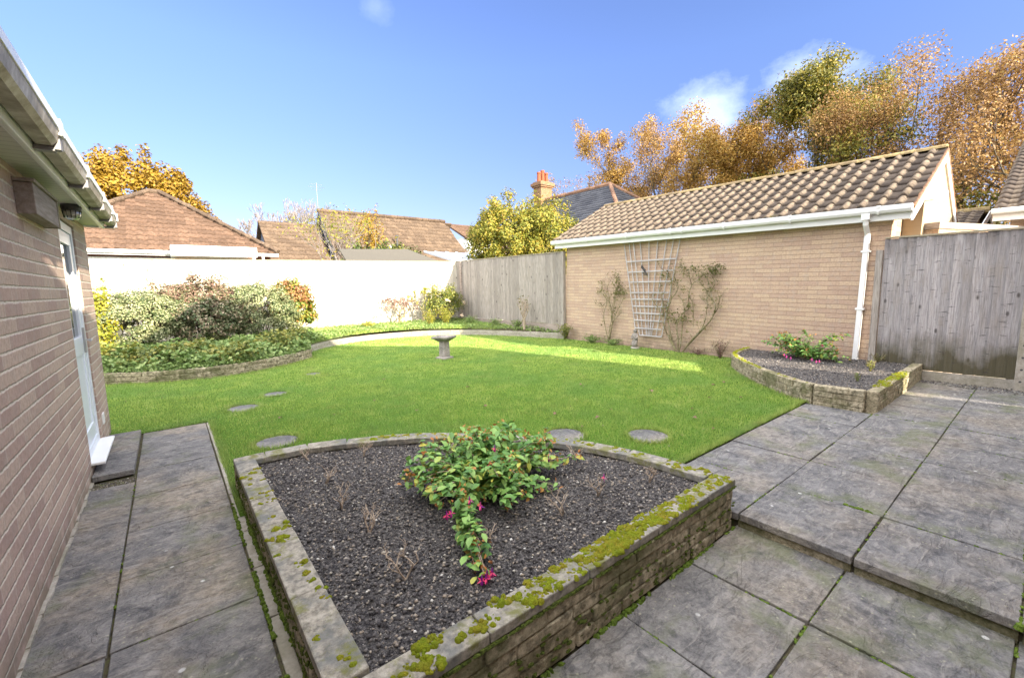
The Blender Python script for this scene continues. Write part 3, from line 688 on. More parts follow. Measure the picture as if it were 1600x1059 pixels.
def moss_patch(c, r, n, zt, hx=1.0):
    for _ in range(int(n*1.7)):
        a = random.uniform(0, 6.28); d = r*math.sqrt(random.random()); s = random.uniform(.003, .0105)*(1.7 if random.random() < .12 else 1)
        mbm.blob((c[0]+d*math.cos(a)*hx, c[1]+d*math.sin(a)*.8, zt-.003), s*random.uniform(.8, 1.3), s, s*random.uniform(.6, 1.3), random.random()*3, 8, 4)
def on_near(): 
    t = random.random()
    return (PX0+.15+t*(PX1-PX0-.2), PY0+.062+random.uniform(-.055, .055))
for _ in range(210):
    c = on_near(); w = math.exp(-((c[0]-1.75)/.62)**2)
    if random.random() < .14+w*.85: moss_patch(c, random.uniform(.006, .045), random.randint(3, 20), .222, 1.5)
for _ in range(34):
    c = (PX0+.062+random.uniform(-.05, .055), random.uniform(PY0+.1, PY1-.3)); moss_patch(c, random.uniform(.008, .03), random.randint(2, 12), .222, 1)
ap = offset_path(arcc, .06)
for _ in range(60):
    c = random.choice(ap[3:42]); moss_patch((c[0]+random.uniform(-.04, .05), c[1]+random.uniform(-.04, .05)), random.uniform(.01, .04), random.randint(3, 14), .221, 1)
tag(build('moss', mbm, 'moss', t_bed, smooth=True), kind='stuff')
# moss hanging down the wall faces
mb = MB()
for _ in range(420):
    x = random.uniform(PX0+.1, PX1); z = random.choice((.168, .172, random.uniform(-.09, .17)*.6-.03))
    mb.blob((x, PY0-.006, z), random.uniform(.006, .022), .008, random.uniform(.004, .012), 0, 6, 3)
for _ in range(900):
    y_ = random.uniform(PY0, PY1); z = random.choice((.170, .17, random.uniform(-.0, .03), random.uniform(0, .17)))
    mb.blob((PX0+.002, y_, z), .007, random.uniform(.005, .020), random.uniform(.004, .012), 0, 6, 3)
tag(build('wall_moss', mb, 'moss_dark', t_bed), kind='stuff')

# ================================================================ raised bed on the right
t_bed = thing('raised_bed', (7.2, 2.3, 0), 'low curved raised bed of stone blocks beside the white downpipe', 'raised bed')
mb = MB()
for path in ([(5.965, 1.17), (8.46, 1.17)], [(5.96, 1.225), (5.93, 1.70)]):
    m2 = block_wall(path, .055, -.03, 4, .066, .28); mb.add(m2.v, m2.f)
m2 = block_wall(offset_path(brc, -.055), .052, -.03, 3, .088, .24, .005, .007); mb.add(m2.v, m2.f)
build('block_wall', mb, 'stone_block', t_bed, bevel=.006)
bp = [(6.02, 1.23), (8.46, 1.23), (8.46, 3.5)] + offset_path(brc, -.11)[::-1]
V, F, fz = soil_sheet(bp, .205, .012, .03); build_np('soil', V, F, 'soil', t_bed)
V, F = chips(bp, fz, 9000, .004, .016, 3); tag(build_np('soil_crumbs', V, F, 'chips', t_bed), kind='stuff')
mbm = MB()
for c in offset_path(brc, -.05)[18:]: moss_patch(c, .05, 10, .234)
for _ in range(40): moss_patch((random.uniform(6.3, 7.5), 1.17+random.uniform(-.05, .05)), .05, 8, .234, 2)
for _ in range(20): moss_patch(random.choice(offset_path(brc, -.05)), .03, 4, .234, 1)
tag(build('moss', mbm, 'moss', t_bed, smooth=True), kind='stuff')

# low curved walls of the far borders
mb = block_wall(offset_path(wall_lc, .05), .055, -.03, 3, .075, .30, .005)
o = build('garden_wall', mb, 'stone_block', None, (-.3, 9.2, 0), bevel=.008); tag(o, 'low curved stone wall holding the shrub border, in shade on the left', 'garden wall')
mb = block_wall(offset_path(wall_bc, .05), .055, -.03, 2, .10, .30, .005)
o = build('garden_wall', mb, 'concrete', None, (5, 12, 0), bevel=.008); tag(o, 'low pale curved wall edging the far flower border behind the birdbath', 'garden wall')

# stepping stones
lab = ['oval stepping stone in the lawn nearest the tall sunlit end of the house path', 'small stepping stone nearest the dark low wall on the left', 'round grey stepping stone touching the left part of the big raised bed',
       'stepping stone half hidden behind the back edge of the big raised bed', 'round grey stepping stone between the big raised bed and the patio edge', 'farthest, barely visible stepping stone sunk in the lawn']
for (sx, sy, sr), l in zip(stones, lab):
    mb = MB(); n = 20
    ring = [(sx+sr*(1+random.uniform(-.05, .05))*math.cos(2*math.pi*k/n), sy+sr*(1+random.uniform(-.05, .05))*math.sin(2*math.pi*k/n)) for k in range(n)]
    mb.prism(ring, -.02, .003)
    o = build('stepping_stone', mb, 'slab', None, (sx, sy, 0), bevel=.006); tag(o, l, 'stepping stone', 'stepping stones in the lawn')
# fallen leaves
fl = None
for (px, py) in [(3.2, 2.9), (3.55, 3.0), (3.9, 3.1), (3.3, 3.4), (4.3, 2.3), (4.6, 2.5), (5.2, 2.6), (5.5, 2.35), (5.9, 2.9), (4.1, 2.0), (3.7, 2.1), (6.2, 2.9), (5.0, 3.3), (1.4, 5.1), (2.0, 5.4), (.9, 5.4), (2.6, 6.6), (3.3, 5.2), (3.8, 6.0), (5.3, 6.3), (1.2, 7.9), (2.2, 4.6), (4.6, 4.2), (5.7, 4.6), (2.9, 4.2), (.6, 4.05)]:
    if fl is None:
        C = np.array([[0, 0, .03]]); mb = MB(); r_ = [(.035*(1+.35*math.cos(5*a))*math.cos(a), .03*(1+.35*math.cos(5*a))*math.sin(a), .012*math.sin(2*a)+.008) for a in np.linspace(0, 6.283, 16)[:-1]]
        mb.add([(0, 0, 0)]+r_, [(0, 1+i, 1+(i+1) % 15) for i in range(15)])
        fl = build('fallen_leaf', mb, 'fallen'); tag(fl, 'dry brown leaf lying on the green lawn', 'leaf', 'fallen leaves on the lawn'); c = fl
    else: c = fl.copy(); COL.objects.link(c)
    c.location = (px, py, .026); c.rotation_euler = (random.uniform(-.3, .3), random.uniform(-.3, .3), random.uniform(0, 6.28)); s = random.uniform(.4, .85); c.scale = (s, s, s)
V, F = chips(lawn_poly, lambda x, y: np.full(x.shape, .016), 420, .004, .014, 2); tag(build_np('leaf_litter', V, F, 'fallen'), 'tiny bits of dry leaf litter scattered over the lawn', 'leaf litter', kind='stuff')
# gravel at the foot of the right fence and by the door step
mb_poly = [(8.05, -.2), (8.46, -.2), (8.46, 1.12), (8.2, 1.12)]
V, F = chips(mb_poly, lambda x, y: np.full(x.shape, .002), 900, .004, .014, 2); V2, F2 = chips([(-.58, 4.385), (-.32, 4.385), (-.32, 4.56), (-.58, 4.56)], lambda x, y: np.full(x.shape, -.02), 700, .004, .012, 2)
V, F = merge([(V, F), (V2, F2)]); tag(build_np('gravel', V, F, 'chips'), 'loose gravel beside the paving', 'gravel', kind='stuff')
# ================================================================ brick bungalow on the left
HX = -.58
t = thing('brick_house', (HX, 3, 0), 'pink brick bungalow wall with white eaves and a white door, close on the left', 'house')
mb = MB()
mb.box(-4.5, HX, -1.0, 4.68, -.25, 2.14); mb.box(-4.5, HX, 5.45, 6.18, -.25, 2.14); mb.box(-4.5, HX, 4.68, 5.45, 2.05, 2.14); mb.box(-4.5, HX, 4.68, 5.45, -.25, .10); mb.box(-4.5, HX-.25, 4.68, 5.45, .10, 2.05)
build('wall', mb, 'brick_house', t)
mb = MB(); mb.box(-4.45, HX-.002, 6.181, 6.184, -.2, 2.14); build('end_wall', mb, 'brick_house_end', t)
mb = MB(); mb.box(HX-.02, -.445, -1.0, 6.13, 2.145, 2.157); build('soffit', mb, 'soffit', t)
mb = MB(); mb.box(-.445, -.425, -1.0, 6.145, 2.125, 2.265); mb.box(-.455, -.446, -1.0, 6.13, 2.130, 2.144); mb.box(HX-.1, -.445, 6.13, 6.145, 2.13, 2.26); build('fascia', mb, 'white_plastic', t, bevel=.003)
mb = MB(); mb.add([(-4.6, -1.2, 4.0), (-4.6, 6.3, 4.0), (-.40, 6.3, 2.285), (-.40, -1.2, 2.285), (-4.6, -1.2, 3.94), (-4.6, 6.3, 3.94), (-.40, 6.3, 2.267), (-.40, -1.2, 2.267)], [(0, 1, 2, 3), (7, 6, 5, 4), (3, 2, 6, 7), (0, 4, 5, 1), (1, 5, 6, 2), (0, 3, 7, 4)])
build('roof', mb, 'tile_brown', t)
# gutter: square-line profile with an outer lip
prof = [(-.425, 2.275), (-.424, 2.19), (-.408, 2.172), (-.362, 2.172), (-.346, 2.192), (-.336, 2.245), (-.336, 2.278), (-.328, 2.278), (-.326, 2.24), (-.338, 2.186), (-.358, 2.164), (-.412, 2.164), (-.432, 2.186)]
def extr(prof, y0, y1):
    m = MB(); n = len(prof); m.add([(x, y0, z) for x, z in prof]+[(x, y1, z) for x, z in prof], [(i, (i+1) % n, n+(i+1) % n, n+i) for i in range(n)]); return m
g = build('gutter', extr(prof, -1.0, 6.27), 'gutter_under', t)
m = MB(); m.box(-.3335, -.3225, -1.0, 6.27, 2.236, 2.284); build('gutter_lip', m, 'white_plastic', g, bevel=.003)
m = MB(); m.add([(x, 6.27, z) for x, z in prof[:7]]+[(x, 6.275, z) for x, z in prof[:7]], [tuple(range(7)), tuple(reversed(range(7, 14)))]); build('end_cap', m, 'white_plastic', g)
brk = [(x+(-.004 if x < -.4 else .006), z-.006 if z < 2.26 else z+.008) for x, z in prof]
for y in (1.72, 3.06, 4.02, 4.98, 5.70, 6.22):
    m = extr([(x, z-.004) for x, z in prof[7:]]+[(x, z-.014) for x, z in reversed(prof[7:])], y, y+.05); m.box(-.44, -.352, y, y+.05, 2.142, 2.160); m.box(-.352, -.330, y, y+.05, 2.150, 2.20)
    b = build('bracket', m, 'bracket_grey', g)
    m = MB(); m.box(-.332, -.317, y-.01, y+.06, 2.215, 2.292); build('clip', m, 'white_plastic', b, bevel=.004)
# door
d = build('door_frame', (lambda m: (m.box(HX-.08, HX-.012, 4.69, 4.755, .13, 2.04), m.box(HX-.08, HX-.012, 5.375, 5.44, .13, 2.04), m.box(HX-.08, HX-.012, 4.755, 5.375, 1.975, 2.04), m.box(HX-.08, HX-.012, 4.755, 5.375, .13, .20), m)[-1])(MB()), 'door_white', t, bevel=.004)
dr = build('door', (lambda m: (m.box(HX-.065, HX-.02, 4.76, 4.86, .205, 1.97), m.box(HX-.065, HX-.02, 5.27, 5.37, .205, 1.97), m.box(HX-.065, HX-.02, 4.86, 5.27, 1.87, 1.97), m.box(HX-.065, HX-.02, 4.86, 5.27, .205, .33), m.box(HX-.065, HX-.02, 4.86, 5.27, .95, 1.10), m.box(HX-.06, HX-.03, 4.86, 5.27, .33, .95), m)[-1])(MB()), 'door_white', t, bevel=.004)
m = MB(); m.box(HX-.05, HX-.04, 4.86, 5.27, 1.10, 1.87); build('glass', m, 'glass', dr)
m = MB(); m.box(HX-.02, HX-.005, 5.30, 5.34, .95, 1.17); m.tube([(HX-.01, 5.32, 1.06), (HX+.035, 5.32, 1.06), (HX+.035, 5.20, 1.06)], .009); build('handle', m, 'metal_grey', dr)
m = MB(); m.box(HX-.08, HX+.085, 4.66, 5.47, .105, .128); build('sill', m, 'white_plastic', t, bevel=.006)
m = MB(); m.box(HX, HX+.012, 5.60, 5.70, .22, .32); build('air_vent', m, 'white_plastic', t, bevel=.003)
# wooden box fixed under the eaves
bx = thing('wooden_box', (HX, 3.9, 1.85), 'weathered wooden roller-blind box fixed to the house wall under the white eaves', 'box')
m = MB(); m.box(HX, HX+.075, 3.50, 4.14, 1.895, 2.06, .002); build('case', m, 'wood_brown', bx, bevel=.004)
m = MB(); m.box(HX, HX+.085, 3.48, 4.16, 2.063, 2.080, .001); build('lid', m, 'wood_brown', bx, bevel=.003)
m = MB(); m.box(HX, HX+.080, 4.142, 4.162, 1.89, 2.062, .001); build('end_board', m, 'wood_cap', bx, bevel=.003)
# bulkhead lamp
l = thing('outdoor_lamp', (-.50, 4.78, 2.14), 'small ribbed glass bulkhead lamp under the white eaves above the door', 'lamp')
m = MB(); m.lathe(-.505, 4.78, [(.058, 2.143), (.06, 2.12), (.056, 2.098)], 18); build('base', m, 'metal_dark', l, smooth=False)
m = MB(); m.lathe(-.505, 4.78, [(.05, 2.097), (.052, 2.07), (.042, 2.04), (.02, 2.028)], 18)
t_ = NT('lamp_glass', .25, .5); t_.col((.55, .52, .46)); t_.b.inputs['Transmission Weight'].default_value = .4; MT['lamp_glass'] = t_.m
build('glass', m, 'lamp_glass', l, smooth=True)
m = MB()
for k in range(6):
    a = k*math.pi/6; m.tube([(-.505+.054*math.cos(a), 4.78+.054*math.sin(a), 2.097), (-.505+.046*math.cos(a), 4.78+.046*math.sin(a), 2.045), (-.505, 4.78, 2.022), (-.505-.046*math.cos(a), 4.78-.046*math.sin(a), 2.045), (-.505-.054*math.cos(a), 4.78-.054*math.sin(a), 2.097)], .003, 4)
build('cage', m, 'metal_dark', l)
# door step slabs
st = thing('door_step', (-.45, 5.2, 0), 'raised pair of buff slabs forming the step below the white door', 'step')
for y0, y1 in ((4.56, 5.20), (5.21, 5.86)):
    m = MB(); m.hexa([(-.575, y0, -.0), (-.325, y0, -.0), (-.325, y1, 0), (-.575, y1, 0)], [(-.575, y0, .045), (-.325, y0, .043), (-.325, y1, .046), (-.575, y1, .045)]); build('slab', m, 'slab_path', st, bevel=.005)
# mortar fillet along the wall foot
m = MB()
y = -.9
while y < 4.5: m.box(HX-.01, HX+random.uniform(.008, .02), y, y+.12, -.02, random.uniform(.0, .018), .003); y += .118
struct(build('wall_foot_mortar', m, 'concrete'))

# ================================================================ house behind the camera: its gable casts the shade over the garden
t = thing('brick_house', (3, -3, 0), 'gabled brick house behind the viewpoint', 'house')
gab = [(-1.6, -.3), (-1.6, 2.2), (.5, 3.72), (.75, 3.92), (.85, 4.05), (1.2, 4.80), (3.35, 6.45), (7.62, 3.85), (7.62, -.3)]
m = MB(); n = len(gab); m.add([(x, -1.05, z) for x, z in gab]+[(x, -9, z) for x, z in gab], [tuple(range(n)), tuple(reversed(range(n, 2*n)))]+[(i, n+i, n+(i+1) % n, (i+1) % n) for i in range(n)])
build('wall', m, 'brick_garage_end', t)
# ================================================================ fences
def board_fence(label, x0, y0, x1, y1, zb, zt0, zt1, mat, bw=.098, cap=True, gravel=True, capmat='wood_cap', side=1, posts=(), gz=(0, .14), gmat='concrete'):
    """feather-edge boards between two points; side = +1/-1 the side the boards face"""
    d = Vector((x1-x0, y1-y0)); L = d.length; d /= L; nn = Vector((-d.y, d.x))*side
    t = thing('board_fence', (x0, y0, 0), label, 'fence')
    m = MB(); s = 0.0
    while s < L-.01:
        e = min(s+bw*random.uniform(.97, 1.03)+.012, L)
        za = zt0+(zt1-zt0)*s/L; th0, th1 = .006, .026; j = random.uniform(-.004, .004); dz = random.uniform(-.004, .004)
        a = Vector((x0, y0))+d*s; b = Vector((x0, y0))+d*e
        q = [(a+nn*(.004+j)), (b+nn*(.004+j)), (b+nn*(th1+.006+j)), (a+nn*(th0+j))]
        if side < 0: q = [q[1], q[0], q[3], q[2]]
        m.hexa([(p.x, p.y, zb+dz) for p in q], [(p.x+random.uniform(-.002, .002), p.y, za+dz) for p in q]); s += bw
    build('boards', m, mat, t)
    m = MB()
    for hz in (.25, .95, 1.6):
        for (p, q_) in (((x0, y0), (x1, y1)),): m.obox(p, q_, .018, zb+hz, zb+hz+.07, 0, -.03*side)
    build('rails', m, mat, t)
    if cap:
        m = MB(); a = Vector((x0, y0)); b = Vector((x1, y1)); w = nn
        v = [a-w*.03, b-w*.03, b+w*.042, a+w*.042]
        if side < 0: v = v[::-1]; zz = (zt0, zt1, zt1, zt0)[::-1]
        else: zz = (zt0, zt1, zt1, zt0)
        m.hexa([(p.x, p.y, z+.004) for p, z in zip(v, zz)], [(p.x, p.y, z+.026) for p, z in zip(v, zz)]); build('capping', m, capmat, t)
    if gravel:
        m = MB(); m.obox((x0, y0), (x1, y1), .022, gz[0], gz[1], 0); build('gravel_board', m, gmat, t, bevel=.004)
    for (py, px_, z0, z1, mt) in posts:
        m = MB(); m.box(px_-.05, px_+.05, py-.05, py+.05, z0, z1); build('post', m, mt, t, bevel=.006)
    return t
# right fence: boards face -X
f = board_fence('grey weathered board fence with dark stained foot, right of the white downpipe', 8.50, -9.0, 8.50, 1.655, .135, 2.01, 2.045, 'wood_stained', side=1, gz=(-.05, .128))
m = MB(); m.box(8.40, 8.50, .145, .245, -.1, 2.40)
pst = build('concrete_post', m, 'concrete', f, bevel=.006)
m = MB()
for z in np.arange(.12, 2.3, .155):
    m = MB(); m.add([(8.399, .195+.013*math.cos(a), z+.013*math.sin(a)) for a in np.linspace(0, 6.283, 11)[:-1]]+[(8.3995, .195, z)], [(i, 10, (i+1) % 10) for i in range(10)]); build('bolt_hole', m, 'metal_dark', pst)
m = MB(); m.box(8.43, 8.475, 1.665, 1.745, .20, 1.885, .003); build('end_post', m, 'wood_grey', f, bevel=.003)
# grey fence beyond the garage
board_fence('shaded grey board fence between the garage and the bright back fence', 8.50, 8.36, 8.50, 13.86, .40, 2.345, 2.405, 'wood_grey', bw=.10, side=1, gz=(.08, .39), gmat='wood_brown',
            posts=((8.36, 8.46, .1, 2.36, 'wood_grey'), (13.52, 8.46, .1, 2.41, 'wood_brown')))
# back fence: boards face -Y
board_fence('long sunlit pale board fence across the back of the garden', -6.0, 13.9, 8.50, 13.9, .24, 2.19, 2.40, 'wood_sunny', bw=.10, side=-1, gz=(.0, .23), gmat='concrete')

# ================================================================ garage
GX0, GX1, GY0, GY1 = 8.52, 12.30, 1.65, 8.33
TILT = R(1.15)
t = thing('brick_garage', (GX0, GY0, 0), 'long low buff brick garage with mossy pantiled roof on the right', 'garage')
t.rotation_euler = (TILT, 0, 0)
m = MB(); m.box(GX0, GX1, GY0, GY1, -.6, 2.33); build('wall', m, 'brick_garage', t)
# near gable
ridx, ridz = 10.43, 3.60
m = MB(); y0 = GY0-.003
m.add([(GX0+.01, y0, 2.33), (GX1, y0, 2.33), (ridx, y0, 3.42), (GX0+.01, y0+.1, 2.33), (GX1, y0+.1, 2.33), (ridx, y0+.1, 3.42)], [(0, 1, 2), (5, 4, 3), (0, 3, 4, 1), (1, 4, 5, 2), (2, 5, 3, 0)])
m.box(GX0+.004, GX1, y0-.002, y0, -.3, 2.33)
build('gable', m, 'brick_garage_end', t)
m = MB(); m.add([(x, y_, z) for y_ in (1.4145, 1.64) for x, z in ((9.15, 2.0), (12.35, 2.0), (12.35, 2.53), (ridx, 3.545), (9.15, 2.868))], [(0, 1, 2, 3, 4), (9, 8, 7, 6, 5)]+[(i, 5+i, 5+(i+1) % 5, (i+1) % 5) for i in range(5)]); build('gable_panel', m, 'cream_render', t)
m = MB(); m.add([(GX0+.01, GY1, 2.33), (GX1, GY1, 2.33), (ridx, GY1, 3.42)], [(2, 1, 0)]); build('gable', m, 'brick_garage_end', t)
ex, ez = 8.30, 2.475      # eaves
sl = Vector((ridx-ex, 0, ridz-ez)); SL = sl.length
yA, yB = 1.40, 8.62
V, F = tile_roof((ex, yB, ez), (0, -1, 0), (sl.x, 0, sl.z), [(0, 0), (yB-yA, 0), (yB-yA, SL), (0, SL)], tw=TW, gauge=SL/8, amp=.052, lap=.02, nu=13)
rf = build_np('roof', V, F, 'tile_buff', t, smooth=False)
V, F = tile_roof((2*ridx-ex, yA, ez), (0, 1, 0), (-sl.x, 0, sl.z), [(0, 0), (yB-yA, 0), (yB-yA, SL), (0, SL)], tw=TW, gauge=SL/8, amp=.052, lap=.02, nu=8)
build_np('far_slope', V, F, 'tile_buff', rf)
m = MB(); a = [(ex, 2*1-1, 0)]
m.hexa([(ex+.02, yA+.03, ez-.03), (ridx, yA+.03, ridz-.03), (ridx, yB-.03, ridz-.03), (ex+.02, yB-.03, ez-.03)], [(ex+.02, yA+.03, ez-.012), (ridx, yA+.03, ridz-.012), (ridx, yB-.03, ridz-.012), (ex+.02, yB-.03, ez-.012)])
m.hexa([(ridx, yA+.03, ridz-.03), (2*ridx-ex-.02, yA+.03, ez-.03), (2*ridx-ex-.02, yB-.03, ez-.03), (ridx, yB-.03, ridz-.03)], [(ridx, yA+.03, ridz-.012), (2*ridx-ex-.02, yA+.03, ez-.012), (2*ridx-ex-.02, yB-.03, ez-.012), (ridx, yB-.03, ridz-.012)])
build('underlay', m, 'metal_dark', rf)
m = MB(); y = yA
while y < yB-.05:
    n = 8; pr = [(ridx+.115*math.cos(a), ridz+.075*math.sin(a)+.005+random.uniform(-.003, .003)) for a in np.linspace(math.pi, 0, n)]
    e = min(y+.40, yB); m.add([(x, y+.004, z) for x, z in pr]+[(x, e, z-.004) for x, z in pr]+[(x*1-0, y+.004, z-.03) for x, z in pr], [(i, i+1, n+i+1, n+i) for i in range(n-1)]+[(i, 2*n+i, 2*n+i+1, i+1) for i in range(n-1)]); y += .40
build('ridge_tiles', m, 'ridge_moss', rf)
# bargeboards, verge undercloak
m = MB()
for sx in (1, -1):
    X = lambda x: ridx+(x-ridx)*sx
    for (dz0, dz1, ya, yb) in ((-.20, -.04, yA-.014, yA+.012),):
        a = [(X(ex+.02), ya, ez+dz0), (X(ridx), ya, ridz+dz0), (X(ridx), yb, ridz+dz0), (X(ex+.02), yb, ez+dz0)]
        b = [(X(ex+.02), ya, ez+dz1), (X(ridx), ya, ridz+dz1), (X(ridx), yb, ridz+dz1), (X(ex+.02), yb, ez+dz1)]
        m.hexa(a, b) if sx > 0 else m.hexa(a[::-1], b[::-1])
build('bargeboard', m, 'white_plastic', t)
m = MB()
for sx in (1, -1):
    X = lambda x: ridx+(x-ridx)*sx
    a = [(X(ex+.02), yA-.022, ez-.038), (X(ridx), yA-.022, ridz-.038), (X(ridx), yA+.04, ridz-.038), (X(ex+.02), yA+.04, ez-.038)]
    b = [(x, y_, z+.045) for x, y_, z in a]; m.hexa(a, b) if sx > 0 else m.hexa(a[::-1], b[::-1])
build('verge', m, 'ridge_red', t)
m = MB(); m.box(8.355, 8.515, yA+.052, yB-.05, 2.315, 2.33); build('soffit', m, 'white_paint', t)
m = MB(); m.box(8.335, 8.354, yA+.02, yB-.02, 2.305, 2.455); build('fascia', m, 'white_plastic', t, bevel=.003)
m = MB(); m.box(8.36, 8.62, yA+.055, 1.645, 2.335, 2.44); build('boxed_end', m, 'white_paint', t, bevel=.003)
gp = [(8.333, 2.50), (8.330, 2.44), (8.315, 2.415), (8.285, 2.408), (8.255, 2.415), (8.236, 2.445), (8.232, 2.505), (8.226, 2.505), (8.229, 2.44), (8.25, 2.407), (8.285, 2.398), (8.32, 2.405), (8.334, 2.43)]
g = build('gutter', extr(gp, yA-.0, yB+.03), 'white_plastic', t)
m = MB(); m.add([(x, yA-.001, z) for x, z in gp[:7]], [tuple(range(7))]); build('end_cap', m, 'white_plastic', g); m = MB(); m.add([(x, yB+.031, z) for x, z in gp[:7]], [tuple(reversed(range(7)))]); build('end_cap', m, 'white_plastic', g)
for y in (1.75, 2.9, 4.0, 4.85, 5.1, 6.2, 7.4):
    m = extr([(x, z-.002) for x, z in gp[7:]]+[(x, z-.014) for x, z in reversed(gp[7:])], y, y+.035); m.box(8.216, 8.234, y-.004, y+.04, 2.48, 2.512); build('bracket', m, 'white_plastic', g)
# downpipe
m = MB(); m.box(8.24, 8.335, 1.86, 1.96, 2.33, 2.42); m.tube([(8.285, 1.91, 2.36), (8.30, 1.91, 2.26), (8.45, 1.91, 2.13), (8.455, 1.91, 2.02)], .036, 4)
dp = build('downpipe', m, 'white_plastic', t)
m = MB(); m.box(8.42, 8.488, 1.876, 1.944, .17, 2.10); build('pipe', m, 'white_plastic', dp, bevel=.006)
for z in (1.86, .98):
    m = MB(); m.box(8.412, 8.515, 1.855, 1.965, z, z+.028); build('clip', m, 'white_plastic', dp, bevel=.003)
# security floodlight on the gable
s = thing('security_light', (9.0, 1.45, 2.65), 'small cream security floodlight under the garage gable', 'lamp')
m = MB(); m.tube([(8.85, 1.42, 2.56), (8.95, 1.36, 2.60), (9.02, 1.25, 2.62)], .02); build('arm', m, 'white_paint', s)
m = MB(); m.hexa([(8.92, 1.10, 2.56), (9.10, 1.10, 2.60), (9.10, 1.22, 2.60), (8.92, 1.22, 2.56)], [(8.90, 1.10, 2.66), (9.06, 1.10, 2.72), (9.06, 1.22, 2.72), (8.90, 1.22, 2.66)]); build('head', m, 'white_paint', s, bevel=.004)

# brick wall just beyond the right fence
m = MB(); m.obox((9.35, 1.30), (12.8, .12), .11, -.2, 2.20); t = thing('brick_wall', (10.5, .9, 0), 'sunlit brown brick wall top seen over the right fence', 'wall')
build('wall', m, 'brick_garage_end', t); m = MB(); m.obox((9.33, 1.31), (12.82, .11), .13, 2.203, 2.30); build('coping', m, 'wood_brown', t)
# neighbouring tiled garage seen past the gable
def small_gable(label, x0, x1, y0, y1, ze, zr, rx, mat='tile_buff', tw=.262, amp=.038, g=.3):
    t = thing('tiled_garage', ((x0+x1)/2, (y0+y1)/2, 0), label, 'garage')
    m = MB(); m.box(x0+.25, x1-.25, y0+.2, y1-.2, -.2, ze-.05); build('wall', m, 'brick_garage', t)
    s = Vector((rx-x0, 0, zr-ze)); L = s.length
    V, F = tile_roof((x0, y1, ze), (0, -1, 0), (s.x, 0, s.z), [(0, 0), (y1-y0, 0), (y1-y0, L), (0, L)], tw=tw, gauge=L/max(2, round(L/g)), amp=amp, nu=8)
    s2 = Vector((rx-x1, 0, zr-ze)); L2 = s2.length
    V2, F2 = tile_roof((x1, y0, ze), (0, 1, 0), (s2.x, 0, s2.z), [(0, 0), (y1-y0, 0), (y1-y0, L2), (0, L2)], tw=tw, gauge=L2/max(2, round(L2/g)), amp=amp, nu=6)
    build_np('roof', *merge([(V, F), (V2, F2)]), mat, t)
    m = MB(); m.add([(x0+.25, y0+.2, ze-.05), (x1-.25, y0+.2, ze-.05), (rx, y0+.2, zr-.12)], [(0, 1, 2)]); build('gable', m, 'brick_garage_end', t); m = MB(); m.add([(x0+.25, y1-.2, ze-.05), (x1-.25, y1-.2, ze-.05), (rx, y1-.2, zr-.12)], [(2, 1, 0)]); build('gable', m, 'brick_garage_end', t)
    m = MB(); m.box(x0-.02, x0, y0, y1, ze-.19, ze-.01); build('fascia', m, 'white_plastic', t)
    m = MB(); m.tube([(x0-.07, y0-.02, ze-.03), (x0-.07, y1+.02, ze-.03)], .05, 8); build('gutter', m, 'white_plastic', t)
    m = MB(); 
    for a, b in (((x0, ze), (rx, zr)), ((rx, zr), (x1, ze))):
        m.hexa([(a[0], y0-.02, a[1]-.2), (b[0], y0-.02, b[1]-.2), (b[0], y0, b[1]-.2), (a[0], y0, a[1]-.2)], [(a[0], y0-.02, a[1]-.02), (b[0], y0-.02, b[1]-.02), (b[0], y0, b[1]-.02), (a[0], y0, a[1]-.02)])
    build('bargeboard', m, 'white_plastic', t)
    m = MB(); m.tube([(rx, y0, zr), (rx, y1, zr)], .09, 8); build('ridge_tiles', m, 'ridge_moss', t)
    return t
small_gable('low tiled garage just visible right of the garage gable', 15.0, 19.0, 1.25, 5.0, 2.6, 3.2, 17.0)
small_gable('dark tiled garage roof with white gutter at the right edge of the view', 11.6, 23.0, -6.0, .81, 2.62, 4.9, 17.3)
# ================================================================ vegetation
def grow(mb, p, d, L, r, lvl, maxl, tips, segs, spread, up, nside, kids=(2, 3), side=0):
    p = Vector(p); d = Vector(d).normalized(); pts = [p.copy()]; n = 4
    for i in range(n):
        d = (d + Vector((random.gauss(0, .13), random.gauss(0, .13), random.gauss(0, .08)+up*.06))).normalized(); p = p + d*(L/n); pts.append(p.copy())
        if lvl >= maxl-3: segs.append(tuple(p))
    r1 = r*.62 if lvl < maxl else r*.3
    mb.append((pts, [r+(r1-r)*k/n for k in range(n+1)], max(3, nside-lvl)))
    if lvl == maxl: tips.append(tuple(p)); return
    if side and lvl <= 2:
        for q in (1, 2, 3) if lvl == 0 else (1, 3):
            if random.random() < .8:
                o = Matrix.Rotation(random.uniform(0, 6.28), 3, d) @ d.orthogonal().normalized()
                grow(mb, pts[q], (d*.55+o).normalized(), L*random.uniform(.5, .7), r*.4, lvl+2, maxl, tips, segs, spread, up, nside, kids, side)
    k = random.randint(*kids)
    a0 = random.uniform(0, 6.28)
    for j in range(k):
        a = a0+2*math.pi*j/k+random.uniform(-.4, .4); sp = spread*random.uniform(.6, 1.25)
        o = d.orthogonal().normalized(); o = Matrix.Rotation(a, 3, d) @ o
        nd = (d*math.cos(sp)+o*math.sin(sp)+Vector((0, 0, up*.25))).normalized()
        grow(mb, p if j < 2 else pts[-2], nd, L*random.uniform(.66, .84), r1*random.uniform(.75, .95), lvl+1, maxl, tips, segs, spread, up, nside, kids, side)
